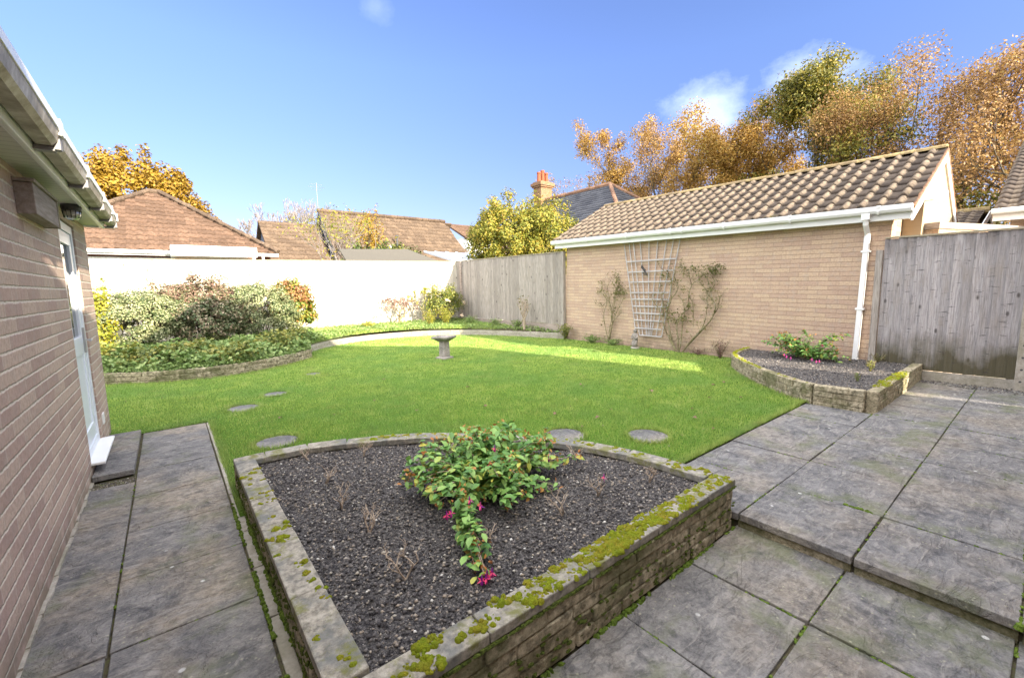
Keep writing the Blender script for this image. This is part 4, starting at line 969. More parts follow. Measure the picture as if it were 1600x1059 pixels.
def make_tree(name, label, cat, base, H, RX, RY, leafm, nleaf, lsize, seed, barkm='bark', maxl=5, trunk=.28, spread=.5, up=.5, r0=.16, clump=.5, group=None, crown_at=None, kids=(2, 3), segleaf=.5, stems=1, side=0, minr=0):
    random.seed(seed)
    br, tips, segs = [], [], []
    for s in range(stems):
        a = random.uniform(0, 6.28); d0 = Vector((math.cos(a)*.25*(stems > 1), math.sin(a)*.25*(stems > 1), 1)); grow(br, (0, 0, 0), d0, 3.2*trunk/.28, r0*10/H*1.0, 0, maxl, tips, segs, spread, up, 8, kids, side)
    T = np.array(tips); zt = T[:, 2].max(); l0 = T[:, :2].mean(0)/zt
    sx, sy, sz = RX/np.percentile(np.abs(T[:, 0]-l0[0]*T[:, 2]), 92), RY/np.percentile(np.abs(T[:, 1]-l0[1]*T[:, 2]), 92), H/zt
    S = np.array([sx, sy, sz]); lean = T[:, :2].mean(0)/zt; o = thing(name, base, label, cat, group)
    def sh(P): P = np.array(P, float); P[..., 0] -= lean[0]*P[..., 2]; P[..., 1] -= lean[1]*P[..., 2]; return P
    mb = MB(); b = np.array(base); rs = H/10
    for pts, rad, n in br:
        mb.tube([tuple(sh(p)*S+b) for p in pts], [max(minr, r*rs) for r in rad], n, cap=False)
    build('trunk', mb, barkm, o)
    if nleaf:
        T = sh(T)*S+b; G = sh(segs)*S+b
        nt = int(nleaf*(1-segleaf)); i = rng.integers(0, len(T), nt); j = rng.integers(0, len(G), nleaf-nt)
        P = np.concatenate([T[i], G[j]]); g = rng.normal(size=P.shape); g /= np.linalg.norm(g, axis=1, keepdims=True)
        P = P+g*(rng.random((len(P), 1))**.5)*clump
        N = g+np.array([0, 0, .35])+rng.normal(size=P.shape)*.5
        V, F = leaves(P, N, lsize, .62); build_np('crown', V, F, leafm, o)
    return o
def shrub(name, label, cat, base, rad, h, leafm, nleaf, lsize, nclump=90, clump=.2, barkm='bark', group=None, zmin=-.6, shell=.45, extra=None, cz=None, asp=.6):
    o = thing(name, base, label, cat, group)
    c = (base[0], base[1], base[2]+(cz if cz is not None else h*.5))
    parts = [crown(c, (rad[0], rad[1], h*.5 if cz is None else h-cz), nclump, nleaf, lsize, clump, zmin=zmin, shell=shell, asp=asp)]
    build_np('foliage', *merge(parts), leafm, o)
    m = MB()
    for k in range(16):
        a = random.uniform(0, 6.28); rr = random.random()**.5*.85; q = (base[0]+math.cos(a)*rad[0]*rr, base[1]+math.sin(a)*rad[1]*rr, base[2]+h*random.uniform(.5, .9))
        m.tube([(base[0]+math.cos(a)*.05, base[1]+math.sin(a)*.05, base[2]), ((base[0]+q[0])/2+random.uniform(-.05, .05), (base[1]+q[1])/2, base[2]+h*.35), q], [.012, .009, .004], 5)
    build('stems', m, barkm, o)
    return o
# ---- left border hedge
shrub('shrub', 'narrow yellow-green shrub squeezed against the corner of the brick bungalow', 'shrub', (-1.18, 11.7, .2), (.36, .4), 1.45, 'yellow_green', 2600, .065, 50, .35)
shrub('shrub', 'cream variegated shrub in full sun at the left end of the border', 'shrub', (-.42, 12.0, .2), (.86, .66), 1.30, 'variegated', 22000, .042, 240, .17, shell=.3)
shrub('shrub', 'pink-tinged shrub behind the two cream variegated shrubs', 'shrub', (.60, 12.5, .25), (1.05, .6), 1.52, 'pink_leaf', 15000, .062, 170, .18, shell=.35)
shrub('shrub', 'cream variegated shrub beside the red-tipped evergreen', 'shrub', (1.78, 12.15, .22), (.80, .66), 1.42, 'variegated', 20000, .042, 220, .17, shell=.3)
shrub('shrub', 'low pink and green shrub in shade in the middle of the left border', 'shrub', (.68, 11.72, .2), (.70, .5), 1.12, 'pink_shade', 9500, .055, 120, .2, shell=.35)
o = shrub('shrub', 'upright red-tipped evergreen shrub at the right end of the hedge', 'shrub', (2.58, 12.5, .25), (.52, .48), 1.42, 'photinia', 7500, .07, 120, .22, shell=.35)
V, F = crown((2.56, 12.4, 1.35), (.50, .45, .34), 50, 1500, .07, .3); build_np('red_tips', V, F, 'photinia_red', o)
m = MB()
# loose shoots standing above the hedge
for (x, y, z0, z1, nm) in ((-.22, 12.6, 1.2, 1.78, 'pink_leaf'), (-1.0, 12.4, 1.3, 1.8, 'yellow_green')):
    s = thing('shoot', (x, y, z0), 'thin leafy shoot sticking up above the hedge, %s' % ('in the middle of the cream shrub' if x > -.5 else 'leftmost beside the bungalow corner'), 'plant')
    m = MB(); m.tube([(x, y, .3), (x+.03, y, z0), (x-.02, y, z1)], [.008, .006, .003], 4); build('stem', m, 'twig_rose', s)
    P = np.stack([x+rng.normal(size=26)*.05, y+rng.normal(size=26)*.05, rng.uniform(z0, z1, 26)], 1); V, F = leaves(P, rng.normal(size=(26, 3)), .07); build_np('foliage', V, F, nm, s)
# ---- low plants
def cover(path_pts, n, zf, hmax, size, mat, name, label, spread=.3, cat='ground cover', poly=None, lean=.6):
    P = np.array(path_pts, float); i = rng.integers(0, len(P), n); q = P[i][:, :2]+rng.normal(size=(n, 2))*spread
    if poly is not None: k = inpoly(q[:, 0], q[:, 1], poly); q = q[k]
    w = .5+.5*np.sin(q[:, 0]*5.3+1.3)*np.sin(q[:, 1]*4.1+.4); w2 = .5+.5*np.sin(q[:, 0]*13+q[:, 1]*9)
    z = zf(q[:, 0], q[:, 1])+hmax*rng.random(len(q))**.8*(.35+.45*w+.2*w2)
    N = rng.normal(size=(len(q), 3))*lean+np.array([0, -.15, 1]); V, F = leaves(np.stack([q[:, 0], q[:, 1], z], 1), N, size, .7)
    return tag(build_np(name, V, F, mat), label, cat, kind='stuff')
bz = lambda x, y: .15+np.maximum(0, (y-9.0))*.026
grid = [(x, y) for x in np.arange(-1.6, 2.7, .25) for y in np.arange(9.2, 11.9, .25) if y > np.interp(x, [p[0] for p in wall_lc], [p[1] for p in wall_lc])+.2]
cover(grid, 16000, bz, .36, .075, 'ground_leaf', 'ground_cover', 'lush leafy ground cover filling the left border behind the low wall', .2, poly=borders)
grid = [(x, y) for x in np.arange(-1.6, 2.6, .15) for y in np.arange(9.1, 10.6, .15) if 0.05 < y-np.interp(x, [p[0] for p in wall_lc], [p[1] for p in wall_lc]) < .55]
mounds = [(cx_, np.interp(cx_, [p[0] for p in wall_lc], [p[1] for p in wall_lc])+rng.uniform(.3, 1.3)) for cx_ in np.arange(-1.3, 2.5, .28)]
cover(mounds, 5600, bz, .50, .075, 'bush_green', 'ground_cover', 'taller leafy mounds rising out of the ground cover in the left border', .14, poly=borders)
cover(grid, 9000, bz, .14, .045, 'ground_leaf', 'ground_cover', 'fine green ground cover just behind the edge of the low wall', .12, poly=borders)
wbi = offset_path(wall_bc, .3)
bandp = [(p[0], p[1]) for p in wbi]+[(x, y) for x in np.arange(2.7, 8.4, .3) for y in np.arange(12.2, 13.8, .3)]
cover(bandp, 11000, bz, .17, .055, 'ground_leaf', 'ground_cover', 'low weeds and ground cover in the far border', .25, poly=borders)
gx, gy = rng.uniform(2.4, 8.4, 60000), rng.uniform(10.5, 13.88, 60000); k = inpoly(gx, gy, borders) & (rng.random(60000) < .25+.75*(np.sin(gx*2.3)*np.sin(gy*3) > -.2)); gx, gy = gx[k], gy[k]
V, F = blades(gx, gy, bz(gx, gy), rng.uniform(.04, .13, len(gx)), np.full(len(gx), .012), .7)
tag(build_np('border_grass', V, F, 'grass'), 'rough grass growing through the far border', 'grass', kind='stuff')
# ---- small clumps in the far border
def clump_plant(label, base, r, h, mat, n, size, name='plant', cat='plant', up=1.0, flowers=None, asp=.3):
    o = thing(name, base, label, cat)
    a = rng.uniform(0, 6.28, n); t = rng.random(n); rr = r*t*rng.random(n)
    P = np.stack([base[0]+np.cos(a)*rr, base[1]+np.sin(a)*rr, base[2]+h*t*rng.uniform(.6, 1, n)], 1)
    N = np.stack([np.cos(a), np.sin(a), np.full(n, .3)], 1)+rng.normal(size=(n, 3))*.5
    build_np('foliage', *leaves(P, N, size, asp), mat, o)
    m = MB()
    for k in range(9): b_ = random.uniform(0, 6.28); m.tube([base, (base[0]+math.cos(b_)*r*.4, base[1]+math.sin(b_)*r*.4, base[2]+h*.5), (base[0]+math.cos(b_)*r*.8, base[1]+math.sin(b_)*r*.8, base[2]+h*.95)], [.005, .004, .002], 4)
    build('stems', m, 'twig_rose', o)
    if flowers:
        for (x, y, z, s) in flowers:
            V, F = crown((x, y, z), (s, s, s), 10, 40, s*.9, .6); build_np('flower', V, F, 'rose_white', o)
    return o
clump_plant('low yellow-green plant against the foot of the sunlit fence', (4.75, 13.0, .26), .32, .28, 'yellow_green', 500, .06)
clump_plant('grey-leaved feathery clump in front of the rose bush, left one', (6.55, 12.45, .24), .30, .55, 'yellow_green', 800, .06, asp=.2)
clump_plant('tall feathery yellow clump right in front of the rose bush', (7.05, 12.3, .24), .34, .62, 'yellow_green', 900, .07, asp=.2)
clump_plant('small green clump below the dark plank fence near the rose bush', (7.75, 12.0, .24), .3, .32, 'ground_leaf', 500, .06)
clump_plant('green leafy clump in the middle of the border by the plank fence', (8.0, 10.9, .2), .28, .30, 'ground_leaf', 450, .06)
clump_plant('green leafy clump near the garage end of the plank fence', (8.15, 10.0, .2), .25, .28, 'ground_leaf', 450, .06)
clump_plant('pinkish green leafy clump at the far foot of the garage wall', (8.25, 8.1, .05), .26, .42, 'bush_green', 600, .06)
clump_plant('green weeds at the foot of the small climbing rose', (8.3, 7.2, .0), .35, .22, 'ground_leaf', 500, .055)
clump_plant('green weeds between the small climbing rose and the trellis', (8.3, 6.55, .0), .3, .18, 'ground_leaf', 420, .055)
clump_plant('reddish brown withered plant between the big climbing rose and the raised bed', (8.25, 3.95, .0), .22, .38, 'dry_leaf', 420, .045, asp=.25)
clump_plant('dry thin plant along the foot of the garage wall', (8.36, 4.45, .0), .25, .15, 'dry_leaf', 260, .04, asp=.25)
# rose bush in the corner, dead shrub beside it, slim rose before the grey fence
o = shrub('rose_bush', 'large leafy rose bush with white blooms in the far corner', 'bush', (7.45, 13.1, .3), (.72, .55), 1.25, 'bush_green', 3600, .07, 60, .35, shell=.7)
for (x, y, z) in ((7.25, 12.5, 1.05), (7.0, 12.6, 1.4), (8.05, 12.75, .95), (7.7, 12.35, .55)):
    V, F = crown((x, y, z), (.06, .06, .05), 10, 40, .05, .6); build_np('flower', V, F, 'rose_white', o)
make_tree('bush', 'loose yellow-leaved shoots rising beside the rose bush', 'bush', (6.75, 13.35, .3), 1.15, .35, .3, 'yellow_green', 260, .06, 5, 'twig_rose', 3, r0=.05, clump=.06)
make_tree('bush', 'withered brown bush against the sunlit fence', 'bush', (5.95, 13.45, .3), .85, .55, .3, 'dry_leaf', 750, .055, 6, 'twig_rose', 4, stems=2, r0=.04, clump=.07)
make_tree('rose_bush', 'slim bare young rose in front of the grey plank fence', 'bush', (8.1, 9.6, .2), 1.0, .22, .22, 'rose_leaf', 40, .06, 8, 'twig_pale', 3, stems=3, r0=.035, clump=.04)

# ---- fan trellis
t = thing('trellis', (8.49, 5.68, .2), 'pale fan-shaped wooden trellis fixed to the garage wall', 'trellis')
tops = [6.39, 6.25, 6.13, 5.95, 5.72, 5.50, 5.28, 5.12, 4.97]; bots = [6.02, 5.93, 5.84, 5.74, 5.70, 5.66, 5.62, 5.50, 5.36]
for a, b in zip(tops, bots):
    m = MB(); m.tube([(8.478, b, .28), (8.478, a, 2.40)], .013, 4); build('slat', m, 'trellis', t)
for z, ya, yb in ((1.96, 6.30, 5.04), (1.72, 6.25, 5.10), (1.49, 6.20, 5.15), (1.25, 6.16, 5.20), (1.10, 6.13, 5.22), (.94, 6.11, 5.26), (.78, 6.08, 5.30), (.62, 6.06, 5.34), (.44, 6.04, 5.36), (.28, 5.90, 5.34)):
    m = MB(); m.box(8.45, 8.463, yb, ya, z, z+.024); build('crossbar', m, 'trellis', t)
# ---- climbing roses (stem paths on the wall)
big = [[(4.96,-0.01),(5.09,0.2),(5.21,0.41),(5.31,0.68),(5.29,0.96),(5.36,1.23),(5.42,1.4)],[(4.95,-0.01),(5.09,0.25),(5.14,0.53),(5.2,0.85),(5.11,1.13),(5.11,1.39),(5.12,1.53),(5.25,1.67),(5.37,1.79)],[(5.11,1.13),(5.0,1.26),(4.97,1.39),(5.04,1.58),(5.01,1.68),(4.84,1.68),(4.87,1.78),(4.92,1.9)],[(4.93,-0.01),(4.93,0.27),(4.95,0.59),(4.84,0.84),(4.7,0.95),(4.71,1.18),(4.66,1.41),(4.53,1.51),(4.43,1.61)],[(4.9,-0.0),(4.85,0.22),(4.84,0.6),(4.81,0.86),(4.85,1.07),(4.97,1.21)],[(4.71,1.18),(4.63,1.05),(4.61,0.87),(4.61,0.56)],[(4.66,1.41),(4.7,1.54),(4.73,1.7),(4.59,1.74),(4.43,1.61)],[(4.82,0.01),(4.63,0.27),(4.44,0.49),(4.27,0.68),(4.17,0.86),(4.15,0.99),(4.21,1.13),(4.29,1.38),(4.35,1.56),(4.43,1.61)],[(4.44,0.49),(4.37,0.67),(4.34,0.93),(4.33,1.11),(4.44,1.13),(4.49,1.19)],[(4.33,1.11),(4.29,1.23),(4.17,1.43),(4.22,1.53),(4.25,1.65)],[(4.17,0.86),(4.1,0.99),(4.08,1.13),(4.01,1.25)],[(4.23,1.11),(4.31,1.21),(4.39,1.36),(4.48,1.41)],[(5.31,0.68),(5.41,0.9),(5.54,1.07),(5.61,1.23)],[(4.85,-0.01),(4.74,0.12),(4.55,0.35),(4.39,0.52),(4.18,0.8)]]
small = [[(6.78,0.11),(6.89,0.42),(6.93,0.73),(6.85,1.05),(7.01,1.26),(7.13,1.26)],[(6.77,0.11),(6.75,0.37),(6.71,0.65),(6.69,0.87),(6.81,1.11),(6.97,1.33),(6.99,1.51)],[(6.76,0.12),(6.69,0.46),(6.68,0.8),(6.62,1.05),(6.59,1.29),(6.47,1.38),(6.33,1.28)],[(6.77,0.11),(6.62,0.62),(6.51,0.87),(6.4,1.05),(6.31,1.23)],[(6.68,0.8),(6.76,1.17),(6.8,1.42),(6.7,1.57),(6.57,1.68)],[(6.69,0.87),(6.62,1.17),(6.55,1.47),(6.51,1.59)],[(6.85,1.05),(7.01,0.92),(7.17,0.98)],[(6.65,0.56),(6.47,0.72),(6.38,0.81)]]
bigf = [(4.31,1.76),(4.2,1.7),(4.08,1.75),(4.23,1.65),(4.15,1.72),(5.01,1.53),(4.84,1.66),(4.83,1.34),(5.23,0.96),(5.07,0.67),(4.99,0.83),(4.71,1.0),(4.19,1.46),(4.26,1.31),(5.31,1.64),(4.87,1.78),(4.48,1.59),(4.62,1.72),(4.75,0.71),(5.22,0.8),(4.95,0.7),(4.25,1.74),(4.13,1.76),(4.18,1.68)]
smallf = [(6.57,1.64),(6.48,1.41),(6.44,1.26),(6.58,1.22),(7.05,1.3),(6.99,1.51),(6.33,1.28),(6.5,1.5),(6.5,1.3)]
def climber(label, stems, fol, r, nl, thin):
    random.seed(3)
    o = thing('climbing_rose', (8.44, stems[0][0][0], 0), label, 'climbing plant')
    m = MB(); ends = []
    for s in stems:
        P = catmull([(8.43+random.uniform(-.03, .025), y, z) for y, z in s], 5); n = len(P)
        m.tube(P, [r*(1-.65*i/n)*(1 if s[0][1] < .3 else .6) for i in range(n)], 6)
        for i in range(4, n, 2):
            for q in range(2 if thin else 1):
                p = P[i]; a = random.uniform(-1.0, 1.0); L = random.uniform(.05, .22)
                e = (p[0]-random.uniform(0, .08), p[1]+math.sin(a)*L, p[2]+math.cos(a)*L); md = tuple((u+v)/2+random.uniform(-.012, .012) for u, v in zip(p, e)); m.tube([p, md, e], [.0035, .0028, .0018], 3, False); ends.append(e)
    build('stems', m, 'twig_rose', o)
    C = np.array([(8.41, y, z) for y, z in fol]); i = rng.integers(0, len(C), nl); P = C[i]+rng.normal(size=(nl, 3))*np.array([.03, .065, .04])
    E_ = np.array(ends); j = rng.integers(0, len(E_), nl//2); P = np.concatenate([P, E_[j]+rng.normal(size=(nl//2, 3))*.02])
    build_np('foliage', *leaves(P, rng.normal(size=P.shape)+np.array([-.5, 0, .3]), .042, .6), 'rose_leaf', o)
climber('large half-bare climbing rose spreading over the garage wall right of the trellis', big, bigf, .017, 620, True)
climber('small half-bare climbing rose on the garage wall left of the trellis', small, smallf, .012, 260, True)
m = MB()
for k in range(7): m.tube([(8.44, 5.86-.02*k*.8, 1.88-.03*k), (8.42, 5.84-.02*k+random.uniform(-.03, .03), 1.83-.03*k), (8.43, 5.80+random.uniform(-.05, .05), 1.78-.02*k)], [.012, .016, .008], 5)
o = build('dead_stem', m, 'metal_dark', None, (8.44, 5.8, 1.8)); tag(o, 'short dark dead stem caught high on the fan trellis', 'stem')

# ---- fuchsias
def fuchsia(label, base, arms, nl, size, flowers, seed, hang=None):
    """arms: list of (end, n) arching from the base"""
    random.seed(seed); o = thing('fuchsia_bush', base, label, 'flowering bush')
    m = MB(); Ps, Ns = [], []; tipsP = []
    for e, arch in arms:
        a = np.array(base); b = np.array(e, float); mid = (a+b)/2+np.array([0, 0, arch]); pts = [tuple((1-t)**2*a+2*t*(1-t)*mid+t*t*b) for t in np.linspace(0, 1, 9)]
        m.tube(pts, [.0065*(1-.7*i/8) for i in range(9)], 5)
        tipsP.append(pts[-1])
        for t_i in range(2, 9):
            p = np.array(pts[t_i]); dirv = np.array(pts[min(t_i+1, 8)])-np.array(pts[t_i-1]); dirv /= np.linalg.norm(dirv)+1e-9
            for q in range(int(nl)):
                r = rng.normal(size=3); r -= dirv*r.dot(dirv); r /= np.linalg.norm(r); Ps.append(p+r*rng.uniform(.01, .055)+dirv*rng.uniform(-.02, .02)); Ns.append(r*.45+np.array([0, 0, 1.0])+rng.normal(size=3)*.35)
    build('stems', m, 'twig_pale', o)
    P = np.array(Ps); N = np.array(Ns); build_np('foliage', *near_leaves(P, N, size), 'fuchsia_leaf', o)
    T = np.array(tipsP); i = rng.integers(0, len(T), len(T)*5); Q = T[i]+rng.normal(size=(len(i), 3))*.022+np.array([0, 0, .015]); tag(build_np('shoot_tips', *near_leaves(Q, rng.normal(size=Q.shape)+np.array([0, 0, .6]), size*.5), 'fuchsia_tip', o), kind='stuff')
    for f in flowers: flower(f, o)
    return o
def near_leaves(P, N, size):
    """pointed ovate leaves, folded on the midrib and drooping at the tip"""
    n = len(P); N = N/np.linalg.norm(N, axis=1, keepdims=True); r = rng.normal(size=(n, 3)); T = np.cross(N, r); T /= np.linalg.norm(T, axis=1, keepdims=True); B = np.cross(N, T)
    s = (size*rng.uniform(.6, 1.25, n))[:, None]
    def pt(t, b, h): return P+T*s*t+B*s*b+N*s*h
    V = np.stack([pt(-.5, 0, 0), pt(-.2, .25, .10), pt(.15, .24, .07), pt(.52, 0, -.14), pt(.15, -.24, .07), pt(-.2, -.25, .10), pt(-.15, 0, .02), pt(.2, 0, -.02)], 1).reshape(-1, 3)
    b = (np.arange(n)*8)[:, None]; L = [(0, 6, 1), (6, 7, 1), (1, 7, 2), (2, 7, 3), (0, 5, 6), (5, 7, 6), (5, 4, 7), (4, 3, 7)]
    return V, np.concatenate([b+np.array([l]) for l in L])
def flower(c, o, s=.017):
    V, F = [], []; m = MB()
    for k in range(4):
        a = k*math.pi/2+random.random(); dx, dy = math.cos(a), math.sin(a)
        m.add([(c[0], c[1], c[2]+s*.5), (c[0]+dx*s*.5-dy*s*.3, c[1]+dy*s*.5+dx*s*.3, c[2]+s*.1), (c[0]+dx*s*1.5, c[1]+dy*s*1.5, c[2]-s*.1+random.uniform(-.5, .5)*s), (c[0]+dx*s*.5+dy*s*.3, c[1]+dy*s*.5-dx*s*.3, c[2]+s*.1)], [(0, 1, 2), (0, 2, 3)])
    m.tube([(c[0], c[1], c[2]+s*1.6), (c[0], c[1], c[2]+s*.4)], [.002, .005], 5); m.blob((c[0], c[1], c[2]-s*.9), s*.45, s*.45, s*1.0, 0, 7, 4)
    m.tube([(c[0], c[1], c[2]-s*.6), (c[0]+.004, c[1], c[2]-s*2)], [.0012, .0012], 3)
    build('flower', m, 'flower_pink', o)
bx0 = (1.50, 2.20, .17)
arms = []
random.seed(11)
for k in range(72):
    a = random.uniform(0, 6.28); rr = .50*math.sqrt(random.uniform(.04, 1)); hh = random.uniform(.10, .34)*(1.1-rr*1.2)+.03
    arms.append(((bx0[0]+math.cos(a)*rr*1.05, bx0[1]+math.sin(a)*rr*.92, bx0[2]+hh+.02), random.uniform(.05, .18)))
for e in ((1.42, 2.38, .50), (1.32, 2.42, .42), (1.55, 2.30, .46), (1.72, 2.25, .46), (1.92, 2.08, .30), (2.0, 2.14, .42), (2.14, 1.98, .27), (1.22, 2.52, .36), (1.16, 2.38, .30), (1.10, 2.2, .24), (1.36, 1.98, .22), (1.65, 1.85, .24), (1.78, 1.86, .22)): arms.append((e, .1))
fuchsia('large green and yellow fuchsia bush in the middle of the big raised bed', bx0, arms, 5, .060, [(1.42, 2.02, .40), (1.47, 2.03, .385), (1.50, 2.08, .46), (1.86, 1.98, .33), (2.10, 1.72, .22)], 4)
b2 = (1.14, 1.92, .17)
o = fuchsia('short arching fuchsia spray with pink flowers near the front of the big raised bed', b2, [((.985, 1.47, .20), .13), ((1.0, 1.49, .215), .12), ((1.03, 1.56, .25), .09), ((1.07, 1.66, .27), .07), ((1.13, 1.78, .30), .07), ((.97, 1.52, .21), .10), ((1.05, 1.58, .25), .09), ((1.10, 1.84, .34), .05), ((1.04, 1.62, .23), .12)], 3, .056,
            [(.955, 1.445, .195), (.975, 1.44, .195), (.995, 1.46, .195), (1.015, 1.45, .20), (1.02, 1.80, .33), (1.0, 1.81, .32), (1.17, 1.76, .33), (1.13, 1.80, .36)], 9)
arms = []
random.seed(12); b3 = (7.95, 2.45, .2)
for k in range(52):
    a = random.uniform(0, 6.28); rr = random.uniform(.12, .5); arms.append(((b3[0]+math.cos(a)*rr*.75, b3[1]+math.sin(a)*rr*1.25, b3[2]+random.uniform(.05, .42)), random.uniform(.04, .18)))
for e in ((8.1, 1.95, .62), (8.0, 2.0, .6), (8.15, 2.1, .55)): arms.append((e, .1))
fuchsia('small fuchsia bush with pink flowers in the right-hand raised bed, partly sunlit', b3, arms, 4, .065, [(7.55, 2.6, .30), (7.5, 2.55, .28), (7.53, 2.5, .26), (7.45, 2.1, .27), (7.5, 2.15, .25), (7.47, 2.2, .28), (7.9, 2.2, .45), (8.1, 2.6, .5), (7.8, 2.7, .48)], 13)
# ---- pruned bare stems in the beds
def twigs(label, base, h, seed, n=5):
    random.seed(seed); m = MB(); x, y, z = base
    def g(p, d, L, r, l):
        e = p+d*L; md = (p+e)/2+Vector((random.uniform(-.006, .006), random.uniform(-.006, .006), 0)); m.tube([p, md, e], [r, r*.85, r*.7], 5)
        if l:
            for k in range(random.randint(2, 3)):
                a = random.uniform(0, 6.28); g(e if k else md, (d*.5+Vector((math.cos(a), math.sin(a), random.uniform(.1, .9)))*.75).normalized(), L*random.uniform(.5, .85), r*.62, l-1)
    for k in range(2):
        a = random.uniform(0, 6.28); g(Vector((x, y, z-.01)), Vector((math.cos(a)*.5, math.sin(a)*.5, 1)).normalized(), h*.37, .0055, 3)
    return tag(build('pruned_stem', m, 'twig_pale', None, base), label, 'pruned shrub', 'pruned bare shrubs in the raised beds')
tw = [((.72, 2.93, .17), .18, 'bare pruned shrub near the left wall of the big raised bed, with long low twigs'), ((.70, 2.53, .17), .2, 'bare pruned shrub left of the fuchsia bush, near the left wall'),
      ((.73, 2.17, .17), .2, 'bare bushy pruned shrub, second from the near corner of the big raised bed'), ((.725, 1.71, .17), .22, 'bare pruned shrub nearest the near corner of the big raised bed'),
      ((1.17, 1.70, .17), .16, 'small bare forked twig just right of the arching fuchsia spray'), ((1.64, 1.64, .17), .2, 'bare pruned shrub right of the big fuchsia bush'),
      ((1.97, 1.66, .17), .2, 'darker bare pruned shrub between the fuchsia bush and the right corner'), ((2.36, 1.56, .17), .17, 'bare pruned shrub nearest the right corner of the big raised bed'),
      ((1.09, 3.25, .17), .2, 'bare pruned shrub by the back edge of the big raised bed, left of the fuchsia'), ((.74, 3.45, .17), .15, 'small bare twig at the back left corner of the big raised bed'),
      ((2.25, 2.1, .17), .2, 'bare pruned shrub by the curved wall, behind the others on the right'), ((1.7, 2.95, .17), .14, 'bare twig peeping over the top of the fuchsia bush')]
for i, (b, h, l) in enumerate(tw): twigs(l, b, h, 20+i)
clump_plant('small dry tuft glowing in the sun strip at the right end of the right-hand bed', (7.45, 1.5, .2), .07, .16, 'yellow_green', 90, .035)
clump_plant('small green tuft in the front corner of the right-hand raised bed', (6.6, 1.45, .2), .05, .12, 'ground_leaf', 60, .03)
clump_plant('grey twiggy tuft by the foot of the white downpipe', (8.35, 1.6, .2), .12, .14, 'rose_leaf', 120, .03)

# ---- birdbath
t = thing('birdbath', (4.42, 7.82, 0), 'old square stone birdbath on a short pillar standing on the lawn', 'birdbath')
def sq(prof, cx, cy, rot, j=.0):
    m = MB(); m.lathe(cx, cy, [(r*1.414, z) for r, z in prof], 4, rot=rot+math.pi/4); return m
build('base', sq([(.135, -.01), (.135, .035), (.10, .05)], 4.42, 7.82, .25), 'stone_ornament', t, bevel=.01)
build('pillar', sq([(.082, .05), (.076, .36)], 4.42, 7.82, .25), 'stone_ornament', t, bevel=.012)
m = sq([(.09, .36), (.14, .40), (.17, .42), (.19, .435), (.19, .47), (.165, .475), (.15, .455)], 4.42, 7.82, .55); build('bowl', m, 'stone_ornament', t, bevel=.006)
# ---- small statue in front of the trellis
t = thing('garden_statue', (8.22, 5.86, 0), 'small weathered stone figure standing at the foot of the trellis', 'statue')
m = MB(); m.lathe(8.22, 5.86, [(.10, -.01), (.105, .03), (.08, .045)], 10); build('plinth', m, 'concrete', t)
m = MB(); m.tube([(8.22, 5.86, .04), (8.20, 5.86, .12), (8.225, 5.85, .20), (8.22, 5.86, .29), (8.215, 5.865, .345), (8.22, 5.86, .365), (8.22, 5.86, .385), (8.215, 5.86, .425), (8.22, 5.86, .46)], [.062, .058, .05, .058, .056, .028, .040, .044, .015], 10)
for s_ in (1, -1): m.tube([(8.22, 5.86+.05*s_, .335), (8.19, 5.86+.075*s_, .26), (8.15, 5.86+.03*s_, .23)], [.022, .019, .016], 7)
for s_ in (1, -1): m.tube([(8.215, 5.86+.03*s_, .20), (8.18, 5.86+.04*s_, .12), (8.20, 5.86+.035*s_, .04)], [.034, .028, .026], 7)
build('figure', m, 'stone_ornament', t, smooth=True)
# ================================================================ far houses and trees
def roof_quad(A, B, C_, D_, mat, tw, g, prof='wave', amp=.018, poly=None, parent=None, name='roof'):
    """A,B eave (left,right), D_ ridge above A"""
    U = np.array(B, float)-np.array(A); Vv = np.array(D_, float)-np.array(A); U /= np.linalg.norm(U); Vv = Vv-U*Vv.dot(U); Vv /= np.linalg.norm(Vv)
    pl = [((np.array(p, float)-np.array(A)).dot(U), (np.array(p, float)-np.array(A)).dot(Vv)) for p in (poly or (A, B, C_, D_))]
    V, F = tile_roof(A, U, Vv, pl, tw=tw, gauge=g, amp=amp, prof=prof, nu=6 if prof != 'flat' else 2, lap=.018, thick=.02)
    o = build_np(name, V, F, mat, parent)
    m = MB(); P = poly or (A, B, C_, D_); n = np.cross(U, Vv); n = n if n[2] > 0 else -n
    a = [tuple(np.array(p, float)-n*.10) for p in P]; b = [tuple(np.array(p, float)-n*.01) for p in P]; k = len(P)
    m.add(a+b, [tuple(reversed(range(k))), tuple(range(k, 2*k))]+[(i, (i+1) % k, k+(i+1) % k, k+i) for i in range(k)]); build('underlay', m, mat, o)
    return o
def ridge(p, q, r, mat, parent):
    m = MB(); p = Vector(p); q = Vector(q); L = (q-p).length; n = max(1, int(L/.42))
    for i in range(n):
        a = p+(q-p)*(i/n); b = p+(q-p)*((i+1)/n*.998); m.tube([a+Vector((0, 0, random.uniform(-.01, .01))), b], [r, r*.93], 8)
    return build('ridge_tiles', m, mat, parent)
